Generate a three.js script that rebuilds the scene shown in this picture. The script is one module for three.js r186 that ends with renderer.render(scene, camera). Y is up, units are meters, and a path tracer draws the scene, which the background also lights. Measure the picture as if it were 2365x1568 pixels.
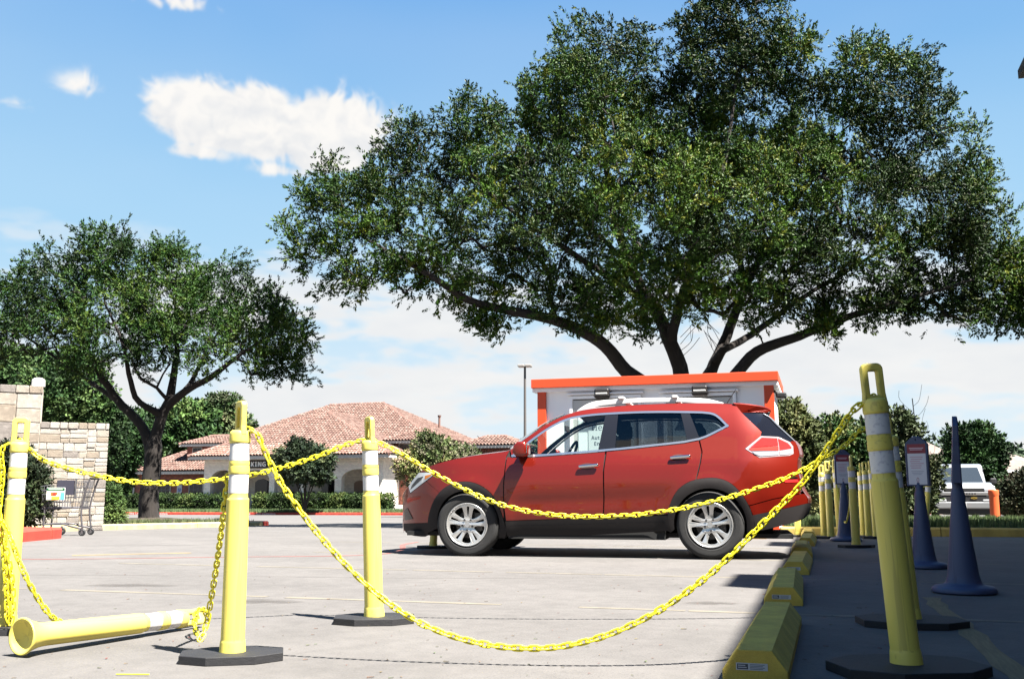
import * as THREE from 'three';
import { mergeGeometries, mergeVertices, toCreasedNormals } from 'three/addons/utils/BufferGeometryUtils.js';
import { RoundedBoxGeometry } from 'three/addons/geometries/RoundedBoxGeometry.js';
import { TextGeometry } from 'three/addons/geometries/TextGeometry.js';
import { FontLoader } from 'three/addons/loaders/FontLoader.js';

// ------------------------------------------------------------------ camera, sky, sun, exposure
const EYE = 0.68, FOC = 2300, PITCH = Math.atan(360 / 2300);
const scene = new THREE.Scene();
const camera = new THREE.PerspectiveCamera(2 * Math.atan(784 / FOC) * 180 / Math.PI, 1024 / 678, 0.05, 2000);
camera.position.set(0, EYE, 0);
camera.rotation.set(PITCH, 0, 0);
const SUN = new THREE.Vector3(0.42, 1, 0.36).normalize();
const EXPOSURE = 6.4;
const renderer = new THREE.WebGLRenderer({ antialias: true });
renderer.toneMapping = THREE.LinearToneMapping;
renderer.toneMappingExposure = EXPOSURE;
renderer.shadowMap.enabled = true;
const sun = new THREE.DirectionalLight(new THREE.Color(1, 0.955, 0.88), 5);
sun.name = 'sun'; sun.position.copy(SUN).multiplyScalar(80); sun.castShadow = true;
Object.assign(sun.shadow.camera, { left: -60, right: 60, top: 60, bottom: -60, near: 1, far: 220 });
scene.add(sun);

// ------------------------------------------------------------------ numbers
function rng(seed) { let a = seed | 0; return () => { a = (a + 0x6d2b79f5) | 0; let t = Math.imul(a ^ (a >>> 15), 1 | a); t = (t + Math.imul(t ^ (t >>> 7), 61 | t)) ^ t; return ((t ^ (t >>> 14)) >>> 0) / 4294967296; }; }
const { clamp, lerp, smoothstep } = THREE.MathUtils;
const V = (x, y, z) => new THREE.Vector3(x, y, z);
const hash = (x, y, s) => { let h = Math.imul(x | 0, 374761393) + Math.imul(y | 0, 668265263) + Math.imul(s | 0, 1274126177); h = Math.imul(h ^ (h >>> 13), 1274126177); return ((h ^ (h >>> 16)) >>> 0) / 4294967296; };
function vnoise(x, y, s = 0, per = 0) {          // value noise, with a period if asked
  const ix = Math.floor(x), iy = Math.floor(y), fx = x - ix, fy = y - iy, u = fx * fx * (3 - 2 * fx), v = fy * fy * (3 - 2 * fy);
  const m = (n) => per ? ((n % per) + per) % per : n;
  return lerp(lerp(hash(m(ix), m(iy), s), hash(m(ix + 1), m(iy), s), u), lerp(hash(m(ix), m(iy + 1), s), hash(m(ix + 1), m(iy + 1), s), u), v);
}
function fbm(x, y, oct = 5, s = 0, per = 0) { let a = 0.5, t = 0, n = 0; for (let i = 0; i < oct; i++) { t += a * vnoise(x, y, s + i, per ? per << i : 0); n += a; a *= 0.5; x *= 2; y *= 2; } return t / n; }

// ------------------------------------------------------------------ the sky: blue air and fair-weather clouds
{
  const W = 4096, H = 2048, data = new Float32Array(W * H * 4), rr = rng(11);
  const A = (px, py) => { const x = (px - 1182.5) / FOC, y = -(py - 784) / FOC, c = Math.cos(PITCH), s = Math.sin(PITCH), Y = y * c + s, Z = -c + y * s; return [Math.atan2(Z, x), Math.atan2(Y, Math.hypot(x, Z))]; };
  const D = Math.PI / 180, blobs = [];
  const add = (px, py, w, h, k = 1) => { const [a, e] = A(px, py); blobs.push([a, e, w / FOC, h / FOC, k]); };
  // the heap of cloud, and smaller shreds round it
  add(440, 262, 100, 72, 1.15); add(520, 300, 140, 62, 1.1); add(640, 310, 170, 70, 1.15); add(760, 305, 125, 78, 1.15); add(745, 370, 95, 40, 1); add(600, 240, 80, 45, 0.95); add(450, 352, 80, 26, 0.7);
  add(40, 240, 80, 24, 0.36); add(195, 200, 62, 36, 0.34); add(425, 12, 90, 26, 0.66); add(650, 395, 90, 22, 0.6);
  for (let i = 0; i < 46; i++) { // the same kind of clouds all round
    const a = rr() * 6.283, e = (13 + 40 * rr()) * D, n = 2 + Math.floor(4 * rr());
    const da = Math.atan2(Math.sin(a + Math.PI / 2), Math.cos(a + Math.PI / 2));
    if (Math.abs(da) < 0.6 && e < 33 * D) continue;
    for (let j = 0; j < n; j++) blobs.push([a + (rr() - 0.5) * 0.14, e + (rr() - 0.5) * 0.03, 0.03 + 0.06 * rr(), 0.015 + 0.03 * rr(), 0.6 + 0.6 * rr()]);
  }
  const mix = (p, q, t) => [lerp(p[0], q[0], t), lerp(p[1], q[1], t), lerp(p[2], q[2], t)];
  const K = 1 / EXPOSURE;
  const air = (deg) => mix(mix(mix([0.68, 0.86, 0.97], [0.40, 0.69, 0.945], smoothstep(deg, 2, 16)), [0.115, 0.385, 0.83], smoothstep(deg, 12, 33)), [0.05, 0.19, 0.60], smoothstep(deg, 34, 85));
  for (let row = 0; row < H; row++) {
    const e = ((row + 0.5) / H - 0.5) * Math.PI, deg = e / D;
    const near = blobs.filter((b) => Math.abs(e - b[1]) < b[3] * 2.6);
    const base = air(deg);
    for (let col = 0; col < W; col++) {
      const az = ((col + 0.5) / W - 0.5) * 2 * Math.PI;
      let c = base;
      if (deg > 0) {
        const ca = Math.cos(az), sa = Math.sin(az);
        let env = 0, low = 0, n1 = 0.5, n2 = 0.5, d = 0;
        for (const b of near) {
          let dx = az - b[0]; if (dx > Math.PI) dx -= 2 * Math.PI; if (dx < -Math.PI) dx += 2 * Math.PI;
          dx *= Math.cos(e); if (Math.abs(dx) > b[2] * 2.6) continue;
          let dy = (e - b[1]) / b[3]; if (Math.abs(dy) > 2.6) continue;
          if (dy < 0) dy *= 1.5;                                   // flatter below
          const f = b[4] * Math.exp(-(dx * dx) / (b[2] * b[2]) - dy * dy);
          env = Math.max(env, f) + 0.25 * Math.min(env, f); low = Math.max(low, f * clamp(-dy, 0, 1));
        }
        if (env > 0.03) {
          const wx = fbm(az * 30 + 7, e * 30 + 3, 3, 61) * 0.05, wy = fbm(az * 30 + 70, e * 30 + 31, 3, 63) * 0.05;
          n1 = fbm((az + wx) * 22 + 90, (e + wy) * 30 + 40, 6, 3); n2 = fbm((az + wx) * 70 + 300, (e + wy) * 84 + 70, 5, 31);
          const puff = 1 - Math.abs(2 * n2 - 1);                  // rounded heads
          d = smoothstep(env * 1.5 + (n1 - 0.5) * 1.25 + (puff - 0.72) * 0.5 + (n2 - 0.5) * 0.35, 0.42, 1.0) * smoothstep(env, 0.03, 0.22);
        }
        // banks near the horizon
        const nb = deg < 19 ? fbm(az * 9 + 40, e * 34 + 7, 6, 77) : 0, nb2 = deg < 19 ? fbm(az * 26 + 11, e * 90, 5, 91) : 0;
        const bank = smoothstep(nb + (nb2 - 0.5) * 0.45, 0.30 + 0.025 * Math.max(0, deg - 9), 0.53 + 0.022 * Math.max(0, deg - 9)) * (1 - smoothstep(deg, 10, 16.5));
        d = Math.max(d, bank * 0.92);
        const veil = 0.32 * (1 - smoothstep(deg, 1, 14)) + (deg > 50 ? 0 : 0.16 * fbm(az * 4 + 9, e * 9 + 3, 3, 55)) * smoothstep(deg, 4, 16) * (1 - smoothstep(deg, 28, 50));
        c = mix(c, [0.93, 0.94, 0.95], clamp(veil, 0, 1));
        const shade = clamp(0.30 * low + 0.55 * (0.60 - n2) + 0.2 * (0.5 - n1) + bank * 0.2 * nb2, 0, 0.34);
        c = mix(c, mix([0.98, 0.96, 0.93], [0.70, 0.74, 0.80], shade * 2.2), d);
      } else c = [0.30, 0.31, 0.30];
      const o = (row * W + col) * 4;
      data[o] = c[0] * K; data[o + 1] = c[1] * K; data[o + 2] = c[2] * K; data[o + 3] = 1;
    }
  }
  const t = new THREE.DataTexture(data, W, H, THREE.RGBAFormat, THREE.FloatType);
  t.mapping = THREE.EquirectangularReflectionMapping; t.magFilter = t.minFilter = THREE.LinearFilter; t.needsUpdate = true;
  scene.background = t; scene.environment = t;
}

// ------------------------------------------------------------------ the site
// The lot is turned 17 degrees: A runs along its rows, N away from the store front.
const PHI = 17 * Math.PI / 180;
const AX = V(Math.cos(PHI), 0, Math.sin(PHI)), NX = V(Math.sin(PHI), 0, -Math.cos(PHI));
const ground = (z) => -0.0125 * (Math.max(0, -z - 16) - Math.max(0, -z - 110));       // the lot falls gently away
const L = (s, t, y = null) => { const p = AX.clone().multiplyScalar(s).addScaledVector(NX, t); p.y = y === null ? ground(p.z) : y; return p; };
// survey of the place: a sight line from the surveyed eye point, met with the ground or with a distance
const sight = (u, v) => { const x = (u - 1182.5) / FOC, y = -(v - 784) / FOC, c = Math.cos(PITCH), s = Math.sin(PITCH); return V(x, y * c + s, -c + y * s); };
const P = (u, v, D) => { const r = sight(u, v); return r.multiplyScalar(D / -r.z).add(V(0, EYE, 0)); };
const G = (u, v) => { const r = sight(u, v); let t = 1, z = -5; for (let i = 0; i < 300; i++) { t = (ground(z) - EYE) / r.y; z = r.z * t; } return V(r.x * t, EYE + r.y * t, z); };

// ------------------------------------------------------------------ builders
const seen = new Map();
function numbered(name) { const n = seen.get(name) ?? 0; seen.set(name, n + 1); return n ? name + '_' + String(n).padStart(3, '0') : name; }
function tag(o, label, category, group) { o.userData.label = label; o.userData.category = category; if (group) o.userData.group = group; return o; }
function thing(name, label, category, pos = V(0, 0, 0), turn = 0, group) {
  const g = new THREE.Group(); g.name = numbered(name); g.position.copy(pos); g.rotation.y = turn; scene.add(g);
  return tag(g, label, category, group);
}
function part(name, geo, mat, parent, label) {
  const m = new THREE.Mesh(Array.isArray(geo) ? merge(geo) : geo, mat); m.name = name; m.castShadow = m.receiveShadow = true; parent.add(m);
  if (label) m.userData.label = label;
  return m;
}
function struct(name, geo, mat) { const m = part(numbered(name), geo, mat, scene); m.userData.kind = 'structure'; return m; }
function merge(list) {
  const idx = list.map((g) => { const q = g.index ? g.toNonIndexed() : g.clone(); for (const k of Object.keys(q.attributes)) if (!['position', 'normal', 'uv'].includes(k)) q.deleteAttribute(k); if (!q.attributes.uv) q.setAttribute('uv', new THREE.BufferAttribute(new Float32Array(q.attributes.position.count * 2), 2)); return q; });
  return mergeGeometries(idx);
}
function copyOf(o, label) { const c = o.clone(); c.name = numbered(o.name.replace(/_\d{3}$/, '')); scene.add(c); if (label) c.userData = { ...c.userData, label }; return c; }
const box = (w, h, d, x = 0, y = 0, z = 0) => new THREE.BoxGeometry(w, h, d).translate(x, y, z);
const rbox = (w, h, d, r, x = 0, y = 0, z = 0, seg = 2) => new RoundedBoxGeometry(w, h, d, seg, r).translate(x, y, z);
const span = (x0, x1, y0, y1, z0, z1) => box(x1 - x0, y1 - y0, z1 - z0, (x0 + x1) / 2, (y0 + y1) / 2, (z0 + z1) / 2);
function bar(a, b, r0, r1 = r0, seg = 8) { const d = b.clone().sub(a), g = new THREE.CylinderGeometry(r1, r0, d.length(), seg); g.applyQuaternion(new THREE.Quaternion().setFromUnitVectors(V(0, 1, 0), d.clone().normalize())); return g.translate((a.x + b.x) / 2, (a.y + b.y) / 2, (a.z + b.z) / 2); }
const tube = (pts, r, n = 24, seg = 6, closed = false) => new THREE.TubeGeometry(new THREE.CatmullRomCurve3(pts, closed), n, r, seg, closed);
const shapeOf = (pts) => new THREE.Shape(pts.map((p) => new THREE.Vector2(p[0], p[1])));
const extrude = (pts, depth, bevel = 0, holes = []) => { const s = shapeOf(pts); for (const h of holes) s.holes.push(new THREE.Path(h.map((p) => new THREE.Vector2(p[0], p[1])))); return new THREE.ExtrudeGeometry(s, { depth: depth - 2 * bevel, bevelEnabled: bevel > 0, bevelSize: bevel, bevelThickness: bevel, bevelSegments: 2, steps: 1, curveSegments: 8 }).translate(0, 0, bevel); };
function poly(verts, uvScale = 1) { // a flat convex polygon from 3-D points
  const pos = [], uv = [], ix = []; for (const p of verts) { pos.push(p.x, p.y, p.z); uv.push(p.x * uvScale, (p.z + p.y) * uvScale); }
  for (let i = 1; i < verts.length - 1; i++) ix.push(0, i, i + 1);
  const g = new THREE.BufferGeometry(); g.setAttribute('position', new THREE.Float32BufferAttribute(pos, 3)); g.setAttribute('uv', new THREE.Float32BufferAttribute(uv, 2)); g.setIndex(ix); g.computeVertexNormals(); return g;
}
function uvBox(g, s) { // uv in metres by dominant normal
  const q = g.index ? g.toNonIndexed() : g, p = q.attributes.position, n = q.attributes.normal, uv = new Float32Array(p.count * 2);
  for (let i = 0; i < p.count; i++) { const ax = Math.abs(n.getX(i)), ay = Math.abs(n.getY(i)), az = Math.abs(n.getZ(i)); const [u, v] = ay > ax && ay > az ? [p.getX(i), p.getZ(i)] : ax > az ? [p.getZ(i), p.getY(i)] : [p.getX(i), p.getY(i)]; uv[2 * i] = u / s; uv[2 * i + 1] = v / s; }
  q.setAttribute('uv', new THREE.BufferAttribute(uv, 2)); return q;
}
// ------------------------------------------------------------------ textures and materials
function dataTex(n, f, srgb = false) { // f(x, y) in 0..1 -> [r, g, b] linear 0..1
  const d = new Uint8Array(n * n * 4); const enc = (c) => srgb ? (c <= 0.0031308 ? 12.92 * c : 1.055 * Math.pow(c, 1 / 2.4) - 0.055) : c;
  for (let y = 0; y < n; y++) for (let x = 0; x < n; x++) { const c = f(x / n, y / n), o = (y * n + x) * 4; for (let k = 0; k < 3; k++) d[o + k] = Math.round(255 * clamp(enc(c[k]), 0, 1)); d[o + 3] = 255; }
  const t = new THREE.DataTexture(d, n, n); t.wrapS = t.wrapT = THREE.RepeatWrapping; t.magFilter = t.minFilter = THREE.LinearFilter; if (srgb) t.colorSpace = THREE.SRGBColorSpace; t.needsUpdate = true; return t;
}
function canvasTex(w, h, draw) { const c = document.createElement('canvas'); c.width = w; c.height = h; draw(c.getContext('2d'), w, h); const t = new THREE.CanvasTexture(c); t.colorSpace = THREE.SRGBColorSpace; return t; }
const DIM = 0.65; // base colours scaled down against a raised exposure, to deepen the shade
const mat = (r, g, b, rough = 0.7, metal = 0, more = {}) => new THREE.MeshStandardMaterial({ color: new THREE.Color().setRGB(r * DIM, g * DIM, b * DIM), roughness: rough, metalness: metal, side: THREE.DoubleSide, ...more });
const phys = (r, g, b, rough, metal, more = {}) => new THREE.MeshPhysicalMaterial({ color: new THREE.Color().setRGB(r, g, b), roughness: rough, metalness: metal, side: THREE.DoubleSide, ...more });
const mottle = (n, per, lo, hi, tint = [1, 1, 1], speck = 0.12, seed = 1) => dataTex(n, (x, y) => { const a = fbm(x * per, y * per, 6, seed, per), s = hash(Math.floor(x * n), Math.floor(y * n), seed + 9), k = lerp(lo, hi, smoothstep(a, 0.25, 0.75)) * (1 + (s - 0.5) * 2 * speck); return [k * tint[0], k * tint[1], k * tint[2]]; }, true);
const T = {
  concrete: dataTex(1024, (x, y) => {
    const a = fbm(x * 6, y * 6, 7, 5, 6), b = fbm(x * 40, y * 40, 3, 19, 40), s = hash(Math.floor(x * 1024), Math.floor(y * 1024), 2), k = 0.80 + 0.30 * (a - 0.5) + 0.22 * (b - 0.5) + (s - 0.5) * 0.22;
    const dark = hash(Math.floor(x * 512), Math.floor(y * 512), 8) > 0.985 ? 0.72 : 1;
    return [k * dark, k * dark * 0.975, k * dark * 0.95];
  }, true),
  bump: dataTex(512, (x, y) => { const k = 0.5 * fbm(x * 32, y * 32, 4, 3, 32) + 0.5 * hash(Math.floor(x * 512), Math.floor(y * 512), 4); return [k, k, k]; }),
  plastic: dataTex(512, (x, y) => { const a = fbm(x * 6, y * 6, 6, 12, 6), b = fbm(x * 24, y * 8, 4, 17, 8), s = smoothstep(b, 0.62, 0.74) * 0.22 + smoothstep(0.42 - a, 0, 0.14) * 0.18; return [1 - s, 1 - s * 1.05, 1 - s * 0.8]; }, true),
  stone: mottle(512, 7, 0.72, 1, [1, 0.97, 0.92], 0.14, 21),
  rubber: mottle(256, 6, 0.6, 1, [1, 1, 1], 0.2, 23),
  bark: dataTex(512, (x, y) => { const k = 0.35 + 0.65 * fbm(x * 16, y * 5, 5, 8, 0) ; return [k, k * 0.93, k * 0.86]; }, true),
  brick: canvasTex(1024, 1024, (c, w, h) => { // 16 courses of 8 bricks: 1.6 m
    const r = rng(5); c.fillStyle = '#8d8077'; c.fillRect(0, 0, w, h);
    for (let j = 0; j < 20; j++) for (let i = -1; i < 8; i++) { const k = r(); c.fillStyle = `rgb(${Math.round(118 + 60 * k)},${Math.round(62 + 34 * k)},${Math.round(48 + 26 * k)})`; c.fillRect((i + (j % 2) / 2) * 128 + 4, j * 51.2 + 4, 120, 43); }
  }),
  whiteBrick: canvasTex(1024, 1024, (c, w, h) => {
    const r = rng(6); c.fillStyle = '#a79f97'; c.fillRect(0, 0, w, h);
    for (let j = 0; j < 12; j++) for (let i = -1; i < 5; i++) { const k = r(); c.fillStyle = `rgb(${Math.round(214 + 26 * k)},${Math.round(206 + 26 * k)},${Math.round(198 + 24 * k)})`; c.fillRect((i + (j % 2) / 2) * 204.8 + 4, j * 85.33 + 4, 197, 78); }
  }),
  herring: canvasTex(256, 512, (c, w, h) => { c.fillStyle = '#d0bda8'; c.fillRect(0, 0, w, h); c.strokeStyle = '#6d3022'; c.lineWidth = 9; for (let j = -3; j < 20; j++) for (let i = 0; i < 4; i++) { c.beginPath(); const x = i * 64, y = j * 32; c.moveTo(x, y + 32); c.lineTo(x + 32, y); c.lineTo(x + 64, y + 32); c.stroke(); } }),
};
T.brick.wrapS = T.brick.wrapT = T.whiteBrick.wrapS = T.whiteBrick.wrapT = THREE.RepeatWrapping;
const rep = (t, u, v = u) => { const c = t.clone(); c.repeat.set(u, v); c.needsUpdate = true; return c; };
const M = {
  concrete: mat(0.139, 0.1335, 0.131, 0.92, 0, { map: T.concrete, bumpMap: T.bump, bumpScale: 0.004, vertexColors: true }),
  yellow: mat(0.84, 0.71, 0.135, 0.48, 0, { map: T.plastic }),
  chain: mat(0.86, 0.76, 0.015, 0.42),
  chainPale: mat(0.86, 0.80, 0.40, 0.42),
  white: mat(0.78, 0.77, 0.76, 0.5, 0, { map: T.plastic }),
  rubber: mat(0.010, 0.010, 0.013, 0.7, 0, { map: T.rubber, bumpMap: T.bump, bumpScale: 0.002 }),
  stopYellow: mat(0.80, 0.60, 0.10, 0.85, 0, { map: T.stone, bumpMap: T.bump, bumpScale: 0.003 }),
  stopWorn: mat(0.74, 0.66, 0.36, 0.9, 0, { map: T.stone, bumpMap: T.bump, bumpScale: 0.003 }),
  kerbRed: mat(0.62, 0.055, 0.03, 0.8, 0, { map: T.stone }),
  kerbYellow: mat(0.62, 0.46, 0.12, 0.85, 0, { map: T.stone }),
  kerbPale: mat(0.60, 0.50, 0.26, 0.85, 0, { map: T.stone }),
  paleLine: mat(0.205, 0.186, 0.15, 0.9, 0, { map: T.stone }),
  redLine: mat(0.27, 0.085, 0.075, 0.9, 0, { map: T.stone }),
  yellowLine: mat(0.26, 0.20, 0.105, 0.9, 0, { map: T.stone }),
  joint: mat(0.075, 0.068, 0.062, 0.95),
  bark: mat(0.030, 0.024, 0.021, 0.95, 0, { map: T.bark, bumpMap: T.bark, bumpScale: 0.02 }),
  mulch: mat(0.07, 0.05, 0.035, 1, 0, { map: T.stone, bumpMap: T.bump, bumpScale: 0.02 }),
  grassBase: mat(0.06, 0.085, 0.025, 1, 0, { map: T.stone }),
  blue: mat(0.050, 0.070, 0.150, 0.55, 0, { map: T.plastic }),
  black: mat(0.012, 0.012, 0.014, 0.6),
  darkGrey: mat(0.035, 0.035, 0.037, 0.6),
  cladding: phys(0.016, 0.014, 0.014, 0.62, 0, { specularIntensity: 0.3, bumpMap: T.bump, bumpScale: 0.0008 }),
  steel: mat(0.52, 0.52, 0.53, 0.32, 1),
  chrome: mat(0.80, 0.80, 0.81, 0.12, 1),
  silver: mat(0.72, 0.72, 0.72, 0.28, 0.85),
  orange: mat(0.80, 0.075, 0.012, 0.5),
  boothWhite: mat(1.2, 1.2, 1.22, 0.6),
  whitePaint: mat(0.74, 0.73, 0.70, 0.6),
  timber: mat(0.42, 0.27, 0.13, 0.85, 0, { map: T.stone }),
  brick: mat(1.15, 1.15, 1.15, 0.9, 0, { map: rep(T.brick, 1 / 1.6) }),
  whiteBrick: mat(1.48, 1.45, 1.38, 0.9, 0, { map: rep(T.whiteBrick, 1 / 1.1) }),
  winDark: mat(0.012, 0.014, 0.018, 0.08),
  herring: mat(1, 1, 1, 0.8, 0, { map: T.herring }),
};
for (const t of [T.plastic, T.stone, T.rubber, T.bump, T.bark]) { t.wrapS = t.wrapT = THREE.RepeatWrapping; }

// ------------------------------------------------------------------ ground
{
  const xs = [], zs = []; for (let x = -320; x <= 320; x += Math.abs(x) < 40 ? 1.25 : 10) xs.push(x); for (let z = 40; z >= -700; z -= z > -50 ? 1.25 : 10) zs.push(z);
  const pos = [], uv = [], col = [], ix = [];
  for (const z of zs) for (const x of xs) {
    pos.push(x, ground(z), z); uv.push(x / 3.1, z / 3.1);
    const a = fbm(x * 0.16 + 60, z * 0.30 + 60, 4, 40), b = fbm(x * 0.55 + 9, z * 1.1, 3, 44), k = 0.84 + 0.22 * a + 0.09 * (b - 0.5) + 0.06 * smoothstep(-z, 4, 14);
    col.push(k, k * 0.995, k * 0.99);
  }
  const n = xs.length; for (let j = 0; j < zs.length - 1; j++) for (let i = 0; i < n - 1; i++) { const a = j * n + i; ix.push(a, a + 1, a + n, a + 1, a + n + 1, a + n); }
  const g = new THREE.BufferGeometry(); g.setAttribute('position', new THREE.Float32BufferAttribute(pos, 3)); g.setAttribute('uv', new THREE.Float32BufferAttribute(uv, 2)); g.setAttribute('color', new THREE.Float32BufferAttribute(col, 3)); g.setIndex(ix); g.computeVertexNormals();
  struct('parking_lot_ground', g, M.concrete);
}
// a ribbon on the ground, following its fall, a few millimetres up
function ribbon(pts, w, up, jag = 0, seed = 1) {
  const r = rng(seed), c = new THREE.CatmullRomCurve3(pts.map((p) => V(p.x, 0, p.z)), false, 'centripetal'), n = Math.max(8, Math.ceil(c.getLength() / 0.25)), pos = [], uv = [], ix = [];
  for (let i = 0; i <= n; i++) {
    const p = c.getPointAt(i / n), t = c.getTangentAt(i / n), q = V(-t.z, 0, t.x), off = jag * (fbm(i * 0.35, seed, 3, seed) - 0.5) * 2, ww = w * (1 - (jag ? 0.5 * r() : 0.06 * r())) / 2;
    for (const s of [-1, 1]) { const o = p.clone().addScaledVector(q, s * ww + off); pos.push(o.x, ground(o.z) + up, o.z); uv.push(s, i * 0.25); }
    if (i < n) { const a = 2 * i; ix.push(a, a + 1, a + 2, a + 1, a + 3, a + 2); }
  }
  const g = new THREE.BufferGeometry(); g.setAttribute('position', new THREE.Float32BufferAttribute(pos, 3)); g.setAttribute('uv', new THREE.Float32BufferAttribute(uv, 2)); g.setIndex(ix); g.computeVertexNormals(); return g;
}
// stall lines, broken by wear
{
  const r = rng(77);
  for (const t of [6.15, 8.7, 11.1, 13.6]) {
    const bits = []; let s = 4.4 - 0.2;
    s = 1.7; while (s > -6.2) { const len = 0.5 + 1.3 * r(); bits.push(ribbon([L(s, t), L(s - len, t)], 0.085, 0.0018, 0.004, Math.floor(r() * 1e4))); s -= len + (s < -0.5 ? 0.06 + 0.5 * r() : 0.02); }
    struct('stall_line', bits, M.paleLine);
  }
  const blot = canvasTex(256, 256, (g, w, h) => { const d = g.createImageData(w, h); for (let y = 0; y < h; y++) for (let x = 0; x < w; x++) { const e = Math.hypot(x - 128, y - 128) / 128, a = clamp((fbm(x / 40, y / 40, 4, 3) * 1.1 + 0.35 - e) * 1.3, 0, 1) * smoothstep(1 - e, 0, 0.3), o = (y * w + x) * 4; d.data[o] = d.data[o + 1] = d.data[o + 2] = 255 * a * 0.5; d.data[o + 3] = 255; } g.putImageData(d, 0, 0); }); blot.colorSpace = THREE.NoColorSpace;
  const patchMat = mat(0.07, 0.062, 0.056, 0.8, 0, { alphaMap: blot, transparent: true });  // soft-edged darker patches laid on the paving
  for (const [u, v, w, d] of [[590, 1389, 0.75, 0.42], [1640, 1393, 0.42, 0.3], [300, 1352, 0.9, 0.4]]) { const p = G(u, v); struct('dark_patch', new THREE.PlaneGeometry(w, d).rotateX(-Math.PI / 2).translate(p.x, p.y + 0.0012, p.z), patchMat); }
  struct('fire_lane_line', [ribbon([L(-12, 8.1), G(45, 1292), G(500, 1287), G(870, 1281), L(-5.6, 13.2), G(965, 1252)], 0.09, 0.0022, 0.012, 4)], M.redLine);
  struct('faded_marking', [ribbon([G(165, 1283), G(300, 1280), G(440, 1277)], 0.22, 0.002, 0.05, 8)], M.yellowLine);
  struct('walkway_line', [ribbon([G(2150, 1380), G(2235, 1456), G(2330, 1540), G(2420, 1620)], 0.14, 0.002, 0.02, 9)], M.yellowLine);
  struct('pavement_joint', [ribbon([G(-100, 1328), G(500, 1330), G(1000, 1336), G(1700, 1331)], 0.010, 0.0015, 0.01, 6), ribbon([G(-100, 1262), G(300, 1260), G(700, 1258)], 0.02, 0.003, 0.02, 16)], M.joint);
}

// ------------------------------------------------------------------ stone wall, beds and kerbs on the left
function kerb(name, label, cat, pts, h, w, m, seed, group) { // a rounded kerb along ground points, cut in lengths
  const t = thing(name, label, cat, V(0, 0, 0), 0, group);
  const prof = [[-w / 2, -0.12], [-w / 2, h - 0.03], [-w / 2 + 0.03, h], [w / 2 - 0.03, h], [w / 2, h - 0.03], [w / 2, -0.12]];
  const c = new THREE.CatmullRomCurve3(pts.map((p) => V(p.x, 0, p.z)), false, 'centripetal'), n = Math.max(2, Math.round(c.getLength() / 3)), r = rng(seed);
  for (let i = 0; i < n; i++) {
    const K = 10, pos = [], uv = [], ix = [], a0 = i / n + 0.003 / n, a1 = (i + 1) / n - 0.003 / n;
    for (let k = 0; k <= K; k++) {
      const q = lerp(a0, a1, k / K), p = c.getPointAt(q), d = c.getTangentAt(q), s = V(-d.z, 0, d.x);
      prof.forEach(([x, y], j) => { pos.push(p.x + s.x * x, ground(p.z) + y, p.z + s.z * x); uv.push(j * 0.12, q * c.getLength()); });
      if (k < K) for (let j = 0; j < prof.length - 1; j++) { const b = k * prof.length + j; ix.push(b, b + 1, b + prof.length, b + 1, b + prof.length + 1, b + prof.length); }
    }
    for (const e of [0, K]) for (let j = 1; j < prof.length - 1; j++) { const b = e * prof.length; ix.push(b, b + j, b + j + 1); }
    const g = new THREE.BufferGeometry(); g.setAttribute('position', new THREE.Float32BufferAttribute(pos, 3)); g.setAttribute('uv', new THREE.Float32BufferAttribute(uv, 2)); g.setIndex(ix);
    part('kerb_stone', toCreasedNormals(g, 0.6), Array.isArray(m) ? m[Math.floor(r() * m.length)] : m, t);
  }
  return t;
}
const bedEnd = G(137, 1243);
kerb('red_kerb', 'bright red painted kerb round the planting bed at the left edge', 'kerb', [[-2.6, -0.3], [-1.2, -0.3], [-0.5, -0.28], [-0.24, -0.2], [-0.09, -0.05], [-0.03, 0.2], [-0.02, 0.6], [0.0, 1.5], [0.02, 3.6]].map(([x, z]) => V(bedEnd.x + x, 0, bedEnd.z + z)), 0.17, 0.22, M.kerbRed, 2);
{
  const s = []; for (const q of [[bedEnd.x - 2.6, bedEnd.z - 0.27], [bedEnd.x - 0.5, bedEnd.z - 0.25], [bedEnd.x - 0.05, bedEnd.z + 0.1], [bedEnd.x, bedEnd.z + 3.6], [-13, bedEnd.z + 3.6], [-13, bedEnd.z - 0.27]]) s.push(V(q[0], ground(q[1]) + 0.11, q[1]));
  struct('planting_bed_soil', poly(s, 0.5), M.mulch);
}
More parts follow.
